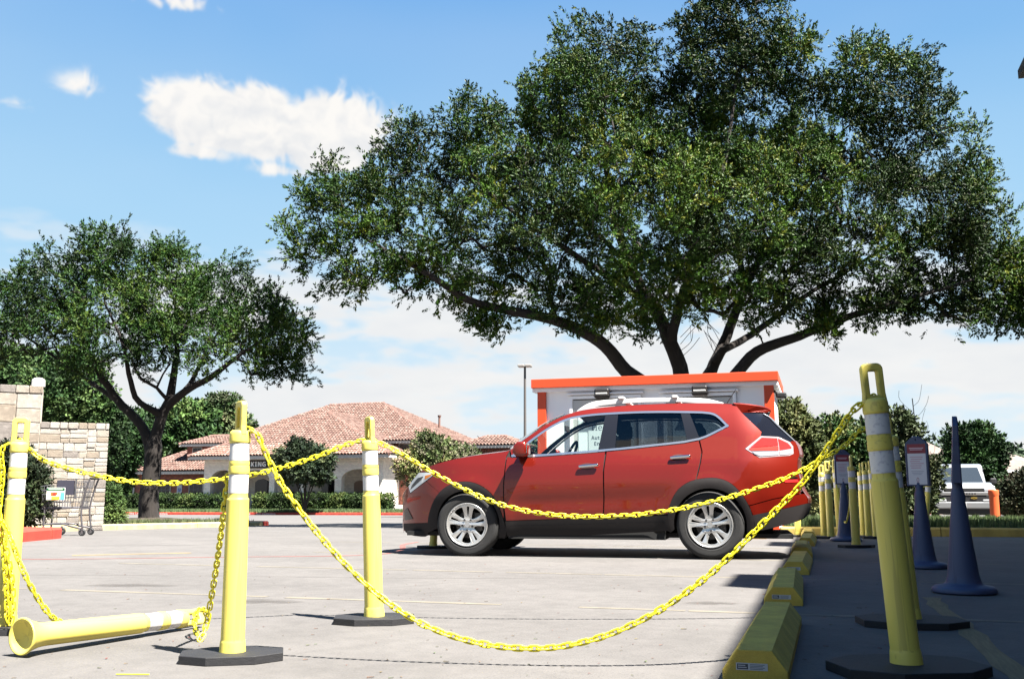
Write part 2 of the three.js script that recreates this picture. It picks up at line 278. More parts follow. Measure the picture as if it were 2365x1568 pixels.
{ // the wall of irregular limestone: every stone its own piece
  const q0 = P(252, 978, 21.9), q1 = P(92, 976, 21.35), dir = V(q1.x - q0.x, 0, q1.z - q0.z).normalize(), turn = Math.atan2(dir.z, -dir.x);
  const base = ground(q0.z), H = (q0.y - base), r = rng(301);
  const w = thing('stone_wall', 'cream limestone wall of irregular blocks stepping up at the left edge', 'wall', V(q0.x, base, q0.z), turn);
  const WL = V(q1.x - q0.x, 0, q1.z - q0.z).length(), W2 = 3.4, H2 = P(60, 890, 21.2).y - base, TH = 0.5;
  // local x runs from the right end (0) to the left (negative)
  part('wall_core', [span(-WL, -0.02, -0.2, H - 0.03, -TH, -0.018), span(-WL - W2, -WL + 0.001, -0.2, H2 - 0.03, -TH - 0.05, 0.02)], mat(0.66, 0.61, 0.55, 1, 0, { map: T.stone }), w);
  const tones = [[0.49, 0.45, 0.40], [0.54, 0.50, 0.46], [0.55, 0.52, 0.485], [0.40, 0.34, 0.28], [0.49, 0.44, 0.385], [0.32, 0.29, 0.275], [0.56, 0.53, 0.50]].map((c) => mat(...c, 0.95, 0, { map: T.stone, bumpMap: T.bump, bumpScale: 0.014 }));
  let count = 0;
  const stone = (x0, x1, y0, y1, z, name = 'stone') => {
    const g = rbox(Math.max(0.04, x1 - x0 - 0.009), Math.max(0.03, y1 - y0 - 0.009), 0.16, 0.014, 0, 0, 0, 1), p = g.attributes.position;
    const sx = (r() - 0.5) * 0.05, sy = (r() - 0.5) * 0.05;
    for (let i = 0; i < p.count; i++) { p.setX(i, p.getX(i) * (1 + sx * Math.sign(p.getY(i)))); p.setY(i, p.getY(i) + sy * p.getX(i) * 0.6); }
    const m = part(name, uvBox(g, 0.7), tones[Math.floor(r() * r() * 0.4 + r() * tones.length) % tones.length], w);
    m.position.set((x0 + x1) / 2, (y0 + y1) / 2, z - 0.08 + r() * 0.018); count++;
  };
  const pack = (x0, x1, y0, y1, z, min, max, d = 0) => { // random ashlar
    const W = x1 - x0, Hh = y1 - y0;
    const wide = W > max[0], tall = Hh > max[1];
    if (!wide && !tall && (d > 2) || (W < 2 * min[0] && Hh < 2 * min[1])) return stone(x0, x1, y0, y1, z);
    if ((tall && (Hh / max[1] > W / max[0] * (0.6 + 0.8 * r()))) || W < 2 * min[0]) { const k = clamp(lerp(0.32, 0.68, r()), min[1] / Hh, 1 - min[1] / Hh); pack(x0, x1, y0, y0 + Hh * k, z, min, max, d + 1); pack(x0, x1, y0 + Hh * k, y1, z, min, max, d + 1); }
    else if (wide || r() < 0.4) { const k = clamp(lerp(0.3, 0.7, r()), min[0] / W, 1 - min[0] / W); pack(x0, x0 + W * k, y0, y1, z, min, max, d + 1); pack(x0 + W * k, x1, y0, y1, z, min, max, d + 1); }
    else stone(x0, x1, y0, y1, z);
  };
  pack(-WL, 0, 0, H - 0.14, 0, [0.11, 0.07], [0.42, 0.19]);
  for (let x = -WL; x < -0.02;) { const l = Math.min(0.1 + 0.12 * r(), -x); stone(x, x + l, H - 0.14, H, 0.01, 'coping_stone'); x += l; }
  pack(-WL - W2, -WL, 0, H2 - 0.17, 0.045, [0.16, 0.11], [0.62, 0.42]);
  for (let x = -WL - W2; x < -WL - 0.02;) { const l = Math.min(0.2 + 0.16 * r(), -WL - x); stone(x, x + l, H2 - 0.17, H2, 0.06, 'coping_stone'); x += l; }
  const lp = P(74, 889, 21.2);
  const lamp = thing('dome_lamp', 'small white domed lamp standing on the tall part of the stone wall', 'lamp', V(lp.x, base + H2, lp.z - 0.25), 0);
  part('lamp_dome', [new THREE.CylinderGeometry(0.135, 0.14, 0.12, 20).translate(0, 0.06, 0), new THREE.SphereGeometry(0.135, 20, 8, 0, 6.2832, 0, 1.5708).scale(1, 0.55, 1).translate(0, 0.12, 0)], M.whitePaint, lamp);
}
{ // island with the smaller tree
  const a = G(242, 1224), b = G(612, 1214), dir = b.clone().sub(a).setY(0).normalize(), side = V(dir.z, 0, -dir.x); if (side.x > 0) side.negate();
  const a0 = a.clone().addScaledVector(dir, -2.5), m = kerb('yellow_kerb', 'worn yellow kerb along the tree island behind the stone wall', 'kerb', [a0, a, a.clone().lerp(b, 0.5), b.clone().addScaledVector(dir, -0.25)], 0.125, 0.2, [M.kerbPale, M.kerbYellow, M.kerbPale], 5);
  kerb('island_kerb_end', 'short red painted kerb end at the tip of the tree island', 'kerb', [b.clone().addScaledVector(dir, -0.24), b.clone().addScaledVector(dir, 0.12).addScaledVector(side, 0.1), b.clone().addScaledVector(dir, 0.3).addScaledVector(side, 0.6), b.clone().addScaledVector(dir, 0.3).addScaledVector(side, 1.4)], 0.125, 0.2, M.kerbRed, 6);
  // the mound
  const pos = [], uv = [], ix = [], NA = 26, NB = 16, len = a0.distanceTo(b), tr = P(345, 1197, 27);
  for (let i = 0; i <= NA; i++) for (let j = 0; j <= NB; j++) {
    const p = a0.clone().addScaledVector(dir, len * i / NA).addScaledVector(side, 0.05 + 5 * j / NB), e = Math.hypot(p.x - tr.x, p.z - tr.z);
    const y = ground(p.z) + 0.09 + 0.03 * fbm(p.x * 3, p.z * 3, 3, 6) + (tr.y - ground(tr.z) - 0.08) * Math.exp(-e * e / 2.2) * smoothstep(j, 0, 4);
    pos.push(p.x, y, p.z); uv.push(p.x, p.z); if (i < NA && j < NB) { const k = i * (NB + 1) + j; ix.push(k, k + 1, k + NB + 1, k + 1, k + NB + 2, k + NB + 1); }
  }
  const g = new THREE.BufferGeometry(); g.setAttribute('position', new THREE.Float32BufferAttribute(pos, 3)); g.setAttribute('uv', new THREE.Float32BufferAttribute(uv, 2)); g.setIndex(ix); g.computeVertexNormals();
  struct('island_soil', g, M.mulch);
}
// ------------------------------------------------------------------ shopping cart by the wall
{
  const p = G(146, 1237), c = thing('shopping_cart', 'wire shopping cart with a colourful advert panel left against the stone wall', 'shopping cart', p, 0.12);
  const wire = [], frame = [], x0 = -0.34, x1 = 0.36, zf = 0.26;
  const bt = 0.47, top = 0.86; // basket: floor, rim
  for (const z of [-zf, zf]) {
    for (let i = 0; i <= 14; i++) { const k = i / 14, x = lerp(x0 - 0.02, x1 + 0.02, k); wire.push(bar(V(lerp(x0 + 0.04, x1 - 0.05, k), bt + 0.03, z * 0.86), V(x, top + 0.10 * k, z), 0.0048, 0.0048, 4)); }
    for (let j = 0; j <= 5; j++) { const k = j / 5; wire.push(bar(V(lerp(x0 + 0.04, x0 - 0.02, k), lerp(bt + 0.03, top, k), z * lerp(0.86, 1, k)), V(lerp(x1 - 0.05, x1 + 0.02, k), lerp(bt + 0.03, top + 0.1, k), z * lerp(0.86, 1, k)), 0.0052, 0.0052, 4)); }
    frame.push(tube([V(x1 + 0.02, 0.13, z), V(x1 - 0.02, 0.45, z * 0.95), V(x1 + 0.04, 0.8, z), V(x1 + 0.1, 1.0, z)], 0.016, 16));
    frame.push(tube([V(x0 + 0.06, bt, z * 0.9), V(x0 + 0.05, 0.3, z * 0.85), V(x0 + 0.05, 0.14, z * 0.8)], 0.017, 10));
    frame.push(bar(V(x0, bt, z * 0.9), V(x1 - 0.02, bt + 0.02, z * 0.9), 0.012));
    frame.push(tube([V(x0 + 0.03, 0.2, z * 0.8), V(0.02, 0.205, z * 0.84), V(0.18, 0.17, z * 0.95), V(x1 + 0.02, 0.12, z)], 0.017, 14));
  }
  for (let i = 0; i <= 8; i++) { const z = lerp(-zf, zf, i / 8); wire.push(bar(V(x0 + 0.04, bt + 0.03, z * 0.86), V(x0 - 0.02, top, z), 0.0048, 0.0048, 4), bar(V(x1 - 0.05, bt + 0.03, z * 0.86), V(x1 + 0.02, top + 0.1, z), 0.0048, 0.0048, 4), bar(V(x0, bt + 0.03, z * 0.86), V(x1 - 0.04, bt + 0.03, z * 0.86), 0.0048, 0.0048, 4)); }
  for (const x of [x0, x0 + 0.3, x1 - 0.03]) frame.push(bar(V(x, bt, -zf * 0.9), V(x, bt, zf * 0.9), 0.01));
  part('wire_basket', wire, mat(0.22, 0.22, 0.24, 0.45, 0.5), c); part('frame', frame, mat(0.14, 0.13, 0.14, 0.45, 0.5), c);
  part('handle', [bar(V(x1 + 0.1, 1.0, -zf), V(x1 + 0.1, 1.0, zf), 0.016)], M.black, c);
  part('child_seat_panel', rbox(0.30, 0.26, 0.012, 0.005, 0.06, 0.84, zf + 0.012), mat(0.03, 0.03, 0.05, 0.6), c);
  part('seat_bar', rbox(0.028, 0.36, 0.02, 0.006, 0.235, 0.82, zf + 0.03), M.steel, c);
  part('advert_panel', uvBox(rbox(0.31, 0.215, 0.014, 0.004, -0.09, 0.73, zf + 0.045), 1), mat(0.8, 0.8, 0.8, 0.6), c);
  const ad = canvasTex(256, 180, (g, w, h) => { g.fillStyle = '#f6efe0'; g.fillRect(0, 0, w, h); g.fillStyle = '#0d5b36'; g.fillRect(0, 0, w, 46); g.fillStyle = '#d8e6c0'; g.fillRect(24, 12, 200, 14); g.fillStyle = '#e9622c'; g.fillRect(60, 64, 96, 60); g.fillStyle = '#f0b93a'; g.fillRect(70, 130, 120, 50); g.fillStyle = '#5fa6dc'; g.fillRect(196, 70, 60, 110); g.fillStyle = '#c23b2a'; g.beginPath(); g.arc(110, 96, 24, 0, 7); g.fill(); g.fillStyle = '#fff3c4'; g.beginPath(); g.arc(150, 118, 15, 0, 7); g.fill(); });
  part('advert_print', new THREE.PlaneGeometry(0.30, 0.205).translate(-0.09, 0.73, zf + 0.0555), mat(1, 1, 1, 0.5, 0, { map: ad }), c);
  for (const [x, z] of [[x0 + 0.05, zf * 0.8], [x0 + 0.05, -zf * 0.8], [x1 + 0.02, zf], [x1 + 0.02, -zf], [0.03, zf * 0.9]]) {
    const k = x === 0.03 ? 0.07 : 0.062, wh = part('wheel', new THREE.TorusGeometry(k * 0.68, k * 0.32, 8, 18).translate(x, k + (x === 0.03 ? 0.02 : 0), z), M.black, c); part('wheel_fork', [box(0.03, 0.09, 0.035, x, k + 0.06, z), new THREE.CylinderGeometry(0.02, 0.02, 0.04, 10).rotateX(Math.PI / 2).translate(x, k, z)], M.steel, wh);
  }
}

// ------------------------------------------------------------------ delineator posts
const R = (p) => p.map(([x, y]) => new THREE.Vector2(x, y));
const loopShape = () => { // the grab loop on top
  const o = [], i = [], w = 0.0375, wi = 0.0235, h = 0.128;
  const arc = (list, cx, cy, rx, ry, a0, a1, n) => { for (let k = 0; k <= n; k++) { const a = lerp(a0, a1, k / n); list.push([cx + rx * Math.cos(a), cy + ry * Math.sin(a)]); } };
  o.push([w + 0.004, -0.012], [w, 0.02]); arc(o, w - 0.018, h - 0.018, 0.018, 0.018, 0, Math.PI / 2, 5); arc(o, -w + 0.018, h - 0.018, 0.018, 0.018, Math.PI / 2, Math.PI, 5); o.push([-w, 0.02], [-w - 0.004, -0.012]);
  arc(i, wi - 0.011, h - 0.03, 0.011, 0.011, 0, Math.PI / 2, 4); arc(i, -wi + 0.011, h - 0.03, 0.011, 0.011, Math.PI / 2, Math.PI, 4); i.push([-wi, 0.006], [wi, 0.006]);
  return extrude(o, 0.026, 0.006, [i]).translate(0, 0, -0.013);
};
const POST = {
  tube: mergeVertices(new THREE.LatheGeometry(R([[0.044, 0.018], [0.058, 0.019], [0.058, 0.03], [0.0545, 0.075], [0.0535, 0.082], [0.0515, 0.09], [0.0505, 0.40], [0.049, 0.690], [0.0482, 0.697], [0.0435, 0.702], [0.0428, 0.722], [0.0428, 0.935]]), 40)),
  ring: new THREE.LatheGeometry(R([[0.0428, 0.805], [0.0455, 0.807], [0.0465, 0.815], [0.0462, 0.838], [0.0445, 0.842], [0.0445, 0.847], [0.0455, 0.85], [0.0452, 0.862], [0.0428, 0.866]]), 40),
  collar: new THREE.LatheGeometry(R([[0.0425, 0.943], [0.0462, 0.947], [0.0478, 0.955], [0.0470, 0.985], [0.044, 0.997], [0.036, 1.003], [0, 1.004]]), 40),
  band1: new THREE.CylinderGeometry(0.0438, 0.0438, 0.083, 40, 1, true).translate(0, 0.7635, 0),
  band2: new THREE.CylinderGeometry(0.0438, 0.0438, 0.076, 40, 1, true).translate(0, 0.905, 0),
  loop: loopShape().translate(0, 1.003, 0),
  base: (() => { const o = [[0.215, 0.075], [0.1, 0.155], [-0.1, 0.155], [-0.215, 0.075], [-0.215, -0.075], [-0.1, -0.155], [0.1, -0.155], [0.215, -0.075]]; return uvBox(extrude(o, 0.036, 0.003).rotateX(-Math.PI / 2), 0.5); })(),
};
function makePost(name, label, pos, group) {
  const p = thing(name, label, 'delineator post', pos, 0, group);
  part('rubber_base', POST.base, M.rubber, p);
  const t = part('tube', POST.tube, M.yellow, p);
  part('reflective_band', POST.band1, M.white, p); part('reflective_band', POST.band2, M.white, p);
  part('ring', POST.ring, M.yellow, p); part('collar', POST.collar, M.yellow, p); part('handle_loop', POST.loop, M.yellow, p);
  return p;
}
// stands on the ground point below pixel (u, v); leans so that its loop comes under (tu, tv)
function standPost(label, foot, headPx, o = {}) {
  const g = 'yellow delineator posts closing off the parking row';
  const p = standPost.first ? copyOf(standPost.first, label) : (standPost.first = makePost('delineator_post', label, foot, g));
  p.userData.group = g; p.position.copy(foot);
  const H = 1.13 * (o.scale ?? 1); let head = foot.clone().setY(foot.y + H);
  if (headPx) { const q = P(headPx[0], headPx[1], -foot.z + (o.dz ?? 0)); head.x = q.x; head.z += -(o.dz ?? 0); }
  const up = head.clone().sub(foot).normalize();
  const lean = new THREE.Quaternion().setFromUnitVectors(V(0, 1, 0), up), spin = new THREE.Quaternion().setFromAxisAngle(V(0, 1, 0), o.spin ?? 0);
  p.quaternion.copy(lean).multiply(spin);
  p.scale.setScalar(o.scale ?? 1); p.updateMatrixWorld(true);
  for (const c of p.children) if (c.name === 'rubber_base') { // the plate stays flat on the ground
    c.quaternion.copy(p.quaternion).invert().multiply(new THREE.Quaternion().setFromAxisAngle(V(0, 1, 0), o.base ?? 0)); }
  return p;
}
const hook = (p, y = 1.03, dx = 0) => p.localToWorld(V(dx, y, 0));
const post1 = standPost('yellow post on a black base in front, between fallen post and car', G(535, 1524).setY(0), [557, 925], { spin: -0.95, base: 0.22, scale: 0.955 });
const post2 = standPost('yellow post standing directly before the front bumper of the red car', G(864, 1438).setY(0), [852, 965], { spin: -1.0, base: 0.1, scale: 0.98 });
const post3 = standPost('large leaning yellow post nearest the camera at the right, in shade', G(2098, 1555).setY(0), [2011, 843], { spin: 0.12, base: 0.12, scale: 1.065 });
const post4 = standPost('leaning yellow post hidden mostly behind the large near one', G(2106, 1444).setY(0), [2046, 922], { spin: 0.9, base: -0.1, scale: 1.0 });
for (const p of [post3, post4]) p.children.find((c) => c.name === 'rubber_base').scale.set(1.22, 1, 1.35);
const post0 = standPost('yellow post cut by the left edge of the picture, hung with chain', G(10, 1460).setY(0), [46, 1000], { spin: 0.25, base: 0.1, scale: 0.95 });
// posts standing together at the far end of the row
const far = (u, v, tu, tv, D, label, o = {}) => { const p = P(u, v, D); p.y = ground(p.z) - 0.0; const h = (v - tv) / FOC * D * 1.0; return standPost(label, p, [tu, tv], { scale: h / 1.13, ...o }); };
far(1905.5, 1246, 1897, 1082, 16.6, 'leftmost of the far upright yellow posts, just right of the car tail', { spin: 0.2 });
far(1921, 1248, 1911, 1074, 16.2, 'second far yellow post from the left, almost touching the first', { spin: 0.1 });
far(1943, 1245, 1929, 1069, 16.5, 'far yellow post half covering the left edge of the far blue sign', { spin: 0.4 });
const postF = far(1979, 1259, 1965, 1053, 13.4, 'far yellow post on a black base, standing in front of the far blue sign', { spin: 1.4, base: 0.3 });
far(1997, 1244, 1987, 1078, 16.9, 'far yellow post just right of the far blue sign', { spin: 1.2 });
far(2009, 1246, 1998, 1075, 16.5, 'far yellow post with a wide loop beside the near leaning post', { spin: 0.1 });
far(2027, 1248, 2012, 1073, 16.2, 'far yellow post partly hidden by the large near leaning post', { spin: 0.5 });
far(2136, 1225, 2147, 1073, 18.4, 'far yellow post leaning right, behind the nearer blue sign panel', { spin: 1.3 });
far(1843, 1242, 1845, 1092, 17.2, 'yellow post standing behind the rear bumper of the red car', { spin: 0.4 });
far(1000, 1254, 1012, 1066, 13.2, 'yellow post behind the bonnet of the red car', { spin: 1.1, base: 0.1 });
{ // the one that lies on the ground
  const a = P(47, 1472, 4.38), b = P(478, 1434, 5.42); a.y = 0.086; b.y = 0.052;
  const p = thing('fallen_post', 'yellow delineator post lying on the ground without its base', 'delineator post', a);
  const d = b.clone().sub(a).normalize(); p.quaternion.setFromUnitVectors(V(0, 1, 0), d).multiply(new THREE.Quaternion().setFromAxisAngle(V(0, 1, 0), 0.6)); p.scale.setScalar(0.97);
  part('tube', new THREE.LatheGeometry(R([[0.0001, 0.035], [0.03, 0.03], [0.056, 0.016], [0.066, 0.006], [0.072, 0], [0.0785, 0.0], [0.0805, 0.004], [0.080, 0.012], [0.072, 0.022], [0.062, 0.055], [0.0545, 0.085], [0.0515, 0.12], [0.0505, 0.40], [0.049, 0.690], [0.0482, 0.697], [0.0435, 0.702], [0.0428, 0.722], [0.0428, 0.935]]), 40), M.yellow, p);
  part('reflective_band', POST.band1, M.white, p); part('reflective_band', POST.band2, M.white, p);
  part('ring', POST.ring, M.yellow, p); part('collar', POST.collar, M.yellow, p); part('handle_loop', POST.loop, M.yellow, p);
  p.updateMatrixWorld(true);
}
// ------------------------------------------------------------------ plastic chains, link by link
const LINK = (() => { const w = 0.0105, l = 0.0155, pts = []; for (let i = 0; i <= 6; i++) { const a = -Math.PI / 2 + Math.PI * i / 6; pts.push(V(l + w * Math.cos(a) * 0.9, w * Math.sin(a), 0)); } for (let i = 0; i <= 6; i++) { const a = Math.PI / 2 + Math.PI * i / 6; pts.push(V(-l + w * Math.cos(a) * 0.9, w * Math.sin(a), 0)); } return new THREE.TubeGeometry(new THREE.CatmullRomCurve3(pts, true, 'centripetal'), 26, 0.0042, 6, true); })();
function chain(label, pts, m = M.chain, seed = 1) {
  const c = thing('plastic_chain', label, 'chain', pts[0].clone()), curve = new THREE.CatmullRomCurve3(pts, false, 'centripetal'), len = curve.getLength(), n = Math.round(len / 0.0335), r = rng(seed);
  curve.arcLengthDivisions = 1200; curve.updateArcLengths();
  for (let i = 0; i < n; i++) {
    const k = (i + 0.5) / n, p = curve.getPointAt(k), t = curve.getTangentAt(k), l = part('link', LINK, m, c);
    l.position.copy(p).sub(pts[0]);
    l.quaternion.setFromUnitVectors(V(1, 0, 0), t).multiply(new THREE.Quaternion().setFromAxisAngle(V(1, 0, 0), (i % 2 ? Math.PI / 2 : 0) + 0.32 + (r() - 0.5) * 0.5));
  }
  return c;
}
// a chain through sight points, its distance changing evenly between the two posts it hangs from
function hung(label, a, b, px, seed) {
  const pts = [a]; for (const [u, v] of px) { const ua = 1182.5 + FOC * (a.x / -a.z), ub = 1182.5 + FOC * (b.x / -b.z), r = sight(u, v), nx = b.z - a.z, nz = -(b.x - a.x), t = (a.x * nx + a.z * nz) / (r.x * nx + r.z * nz); pts.push(V(r.x * t, EYE + r.y * t, r.z * t)); }
  pts.push(b); return chain(label, pts, M.chain, seed);
}
const h1 = hook(post1, 1.012), h2 = hook(post2, 1.012), h3 = hook(post3, 1.012), h4 = hook(post4, 1.0), h0 = hook(post0, 1.012);
hung('longest yellow chain, sagging nearly to the ground between front post and leaning post', h1.clone().add(V(0.02, 0, 0.01)), h3.clone(), [[590, 1000], [612, 1045], [642, 1105], [682, 1165], [724, 1220], [780, 1285], [845, 1350], [905, 1398], [960, 1433], [1030, 1464], [1110, 1486], [1200, 1497], [1290, 1494], [1380, 1474], [1460, 1443], [1540, 1399], [1610, 1350], [1680, 1291], [1740, 1232], [1800, 1172], [1850, 1120], [1895, 1060], [1935, 1000], [1975, 945]], 3);
hung('yellow chain drooping across the red car doors between two posts', h2.clone(), h4.clone(), [[905, 1036], [950, 1062], [1000, 1092], [1060, 1124], [1130, 1156], [1210, 1179], [1300, 1191], [1390, 1193], [1480, 1188], [1570, 1175], [1660, 1155], [1750, 1128], [1830, 1098], [1900, 1060], [1950, 1030], [1998, 990]], 5);
hung('yellow chain hanging in front of the stone wall and the forked tree trunk', h0.clone(), h2.clone(), [[95, 1060], [150, 1080], [230, 1100], [310, 1113], [400, 1116], [480, 1110], [560, 1101], [650, 1080], [740, 1051], [800, 1027]], 7);
{
  const f = P(462, 1428, 5.2);
  chain('yellow chain dropping behind the front post to the loop of the fallen post', [hook(post1, 0.74, 0).add(V(-0.06, 0.06, -0.05)), P(516, 1180, 4.45), P(507, 1250, 4.6), P(497, 1320, 4.75), P(487, 1380, 4.85), P(476, 1440, 4.9), P(462, 1474, 4.85), P(450, 1452, 4.9), P(452, 1415, 5.0), P(468, 1408, 5.1), P(480, 1425, 5.2)], M.chain, 9);
  chain('bundle of yellow chain hanging down the side of the left edge post', [hook(post0, 1.0, 0.02), hook(post0, 0.98, -0.075), hook(post0, 0.8, -0.072), hook(post0, 0.62, -0.075), hook(post0, 0.56, -0.03).add(V(0, 0, 0.07)), hook(post0, 0.4, 0.0).add(V(0, 0, 0.075)), hook(post0, 0.22, 0.03).add(V(0, 0, 0.08)), hook(post0, 0.08, 0.045).add(V(0, 0, 0.08)), hook(post0, 0.06, 0.06).add(V(0, 0, 0.08)), hook(post0, 0.2, 0.06).add(V(0, 0, 0.075)), hook(post0, 0.36, 0.03).add(V(0, 0, 0.075)), hook(post0, 0.54, -0.02).add(V(0, 0, 0.075))], M.chain, 11);
  chain('yellow chain trailing from the left edge post to the ground behind the fallen post', [hook(post0, 0.58, -0.02).add(V(0, 0, 0.07)), P(22, 1240, 4.95), P(40, 1290, 4.95), P(62, 1340, 4.95), P(88, 1385, 5.0), P(118, 1424, 5.05), P(150, 1442, 5.2)], M.chain, 13);
  const q = hook(postF, 0.95), w = P(1929, 1085, 16.4);
  chain('short yellow chain looped between two far posts by the far blue sign', [w, P(1934, 1130, 16.0), P(1945, 1190, 15.4), P(1953, 1207, 15), P(1960, 1190, 14.4), P(1966, 1140, 13.9), q], M.chain, 15);
}

// ------------------------------------------------------------------ wheel stops
{
  const prof = [[-0.115, 0], [-0.115, 0.035], [-0.062, 0.108], [0.062, 0.108], [0.115, 0.035], [0.115, 0]], Lb = 1.78;
  const body = (() => { const g = extrude(prof.map((p) => [p[0], p[1]]), Lb, 0.004); return uvBox(g, 0.8); })();
  let proto;
  const spots = [[3.93, 'nearest yellow parking block, at the bottom edge of the picture'], [6.62, 'second nearest yellow parking block, just behind the nearest'], [9.17, 'third yellow parking block in the row'], [11.72, 'fourth yellow parking block in the row, beside the rear wheel of the car'], [14.3, 'fifth yellow parking block, second from the far end'], [16.85, 'farthest yellow parking block, next to the far posts']];
  const st = canvasTex(256, 64, (g, w, h) => { g.fillStyle = '#cfd2d4'; g.fillRect(0, 0, w, h); g.fillStyle = '#444a52'; g.fillRect(8, 8, 90, 48); g.fillStyle = '#cfd2d4'; g.fillRect(16, 18, 60, 8); g.fillRect(16, 36, 70, 8); g.fillStyle = '#6a7077'; for (let i = 0; i < 4; i++) g.fillRect(112, 10 + 13 * i, 120 - 14 * (i % 2), 6); });
  spots.forEach(([t, label], i) => {
    const s = -0.26 + 0.012 * i; let o;
    if (!proto) {
      o = proto = thing('parking_block', label, 'wheel stop', V(0, 0, 0), -PHI, 'yellow parking blocks in a row');
      part('block', body.clone().translate(0, 0, -Lb), M.stopYellow, o);
      // the paint is worn pale on the traffic faces
      part('worn_face', poly([V(0.0635, 0.1092, -0.02), V(0.1165, 0.0362, -0.02), V(0.1165, 0.0362, -Lb + 0.02), V(0.0635, 0.1092, -Lb + 0.02)], 1.5), M.stopWorn, o, 'pale worn bevel of the parking block');
      for (const z of [-0.32, -0.9, -1.45]) part('bolt_hole', new THREE.CylinderGeometry(0.011, 0.011, 0.004, 10).translate(0, 0.108, z), M.black, o);
      part('sticker', new THREE.PlaneGeometry(0.115, 0.026).translate(-0.01, 0.052, 0.002), mat(0.9, 0.9, 0.9, 0.5, 0, { map: st }), o);
    } else o = copyOf(proto, label);
    o.position.copy(L(s, t)); o.rotation.y = -PHI + (i % 2 ? 0.015 : -0.01);
  });
}
// ------------------------------------------------------------------ blue sign stands
{
  const cone = new THREE.LatheGeometry(R([[0.0001, 0.004], [0.21, 0.004], [0.216, 0.012], [0.213, 0.034], [0.195, 0.05], [0.135, 0.062], [0.118, 0.075], [0.104, 0.13], [0.084, 0.30], [0.066, 0.47], [0.052, 0.60], [0.048, 0.63], [0.050, 0.665], [0.045, 0.70], [0.040, 0.715], [0.036, 0.73], [0.034, 0.80], [0.0001, 0.805]]), 36);
  const print = canvasTex(256, 640, (g, w, h) => {
    g.fillStyle = '#e2dde2'; g.fillRect(0, 0, w, h); g.fillStyle = '#8d1f33'; g.fillRect(0, 0, w, 150); g.fillStyle = '#d9b9c2';
    g.fillRect(28, 58, 200, 16); g.fillRect(40, 84, 172, 12);
    g.fillStyle = '#d3a0ab'; for (let i = 0; i < 6; i++) g.fillRect(34 + 10 * (i % 2), 200 + i * 34, 180 - 22 * (i % 3), 13);
    g.fillStyle = '#9a97a6'; for (let i = 0; i < 3; i++) g.fillRect(40 + 14 * i, 430 + i * 24, 176 - 30 * i, 7);
    g.strokeStyle = '#8d1f33'; g.lineWidth = 6; g.beginPath(); g.ellipse(128, 568, 14, 36, 0, 0, 7); g.stroke();
  });
  const w = 0.098, top = 1.235, bot = 0.775;
  const panel = [[-w, bot], [w, bot], [w, top - 0.07], [w - 0.02, top - 0.045], [0.035, top - 0.008], [0.018, top], [-0.018, top], [-0.035, top - 0.008], [-w + 0.02, top - 0.045], [-w, top - 0.07]];
  const hole = []; for (let i = 0; i < 10; i++) hole.push([0.012 * Math.cos(-i * 0.628), top - 0.026 + 0.012 * Math.sin(-i * 0.628)]);
  const o = thing('sign_stand', 'blue plastic sign stand with a red headed notice facing the camera', 'sign stand', G(2136, 1312).setY(0), 0, 'blue plastic sign stands');
  part('cone_base', cone, M.blue, o); const fg = extrude(panel, 0.06, 0.008, [hole]).translate(0, 0, -0.03), fp = fg.attributes.position; for (let i = 0; i < fp.count; i++) if (fp.getZ(i) < 0) fp.setZ(i, fp.getZ(i) * lerp(1.2, 0.15, smoothstep(fp.getY(i), bot, top)) - 0.0); fg.computeVertexNormals(); const f = part('sign_frame', fg, M.blue, o);
  part('notice', new THREE.PlaneGeometry(0.168, 0.385).translate(0, 0.975, 0.0315), mat(1, 1, 1, 0.5, 0, { map: print }), f);
  o.rotation.y = -0.62;
  const o2 = copyOf(o, 'blue plastic sign stand seen edge on, rightmost and nearest'); o2.position.copy(G(2229, 1370).setY(0)); o2.rotation.y = 1.18;
  const o3 = copyOf(o, 'far blue sign stand among the upright yellow posts'); const q = P(1955, 1245, 15.2); q.y = ground(q.z); o3.position.copy(q); o3.rotation.y = -0.2; o3.scale.set(1.1, 1.1, 1.0);
}

// ------------------------------------------------------------------ the red car
// side-view outlines (x from the nose, y from the ground) laid over a body whose half width at each (x, y) is carW
function spline1(xs, ys) { // monotone cubic
  const n = xs.length, d = [], m = []; for (let i = 0; i < n - 1; i++) d.push((ys[i + 1] - ys[i]) / (xs[i + 1] - xs[i]));
  m[0] = d[0]; m[n - 1] = d[n - 2]; for (let i = 1; i < n - 1; i++) m[i] = d[i - 1] * d[i] <= 0 ? 0 : 2 * d[i - 1] * d[i] / (d[i - 1] + d[i]);
  return (x) => { if (x <= xs[0]) return ys[0] + m[0] * (x - xs[0]); if (x >= xs[n - 1]) return ys[n - 1] + m[n - 1] * (x - xs[n - 1]); let i = 0; while (x > xs[i + 1]) i++; const h = xs[i + 1] - xs[i], t = (x - xs[i]) / h, t2 = t * t, t3 = t2 * t; return (2 * t3 - 3 * t2 + 1) * ys[i] + (t3 - 2 * t2 + t) * h * m[i] + (-2 * t3 + 3 * t2) * ys[i + 1] + (t3 - t2) * h * m[i + 1]; };
}
const carBase = spline1([0.15, 0.28, 0.4, 0.55, 0.70, 0.80, 0.92, 1.02, 1.10, 1.2, 1.4, 1.58, 1.66, 1.72, 1.9], [0.79, 0.850, 0.878, 0.902, 0.916, 0.915, 0.902, 0.882, 0.856, 0.82, 0.745, 0.655, 0.60, 0.55, 0.4]);
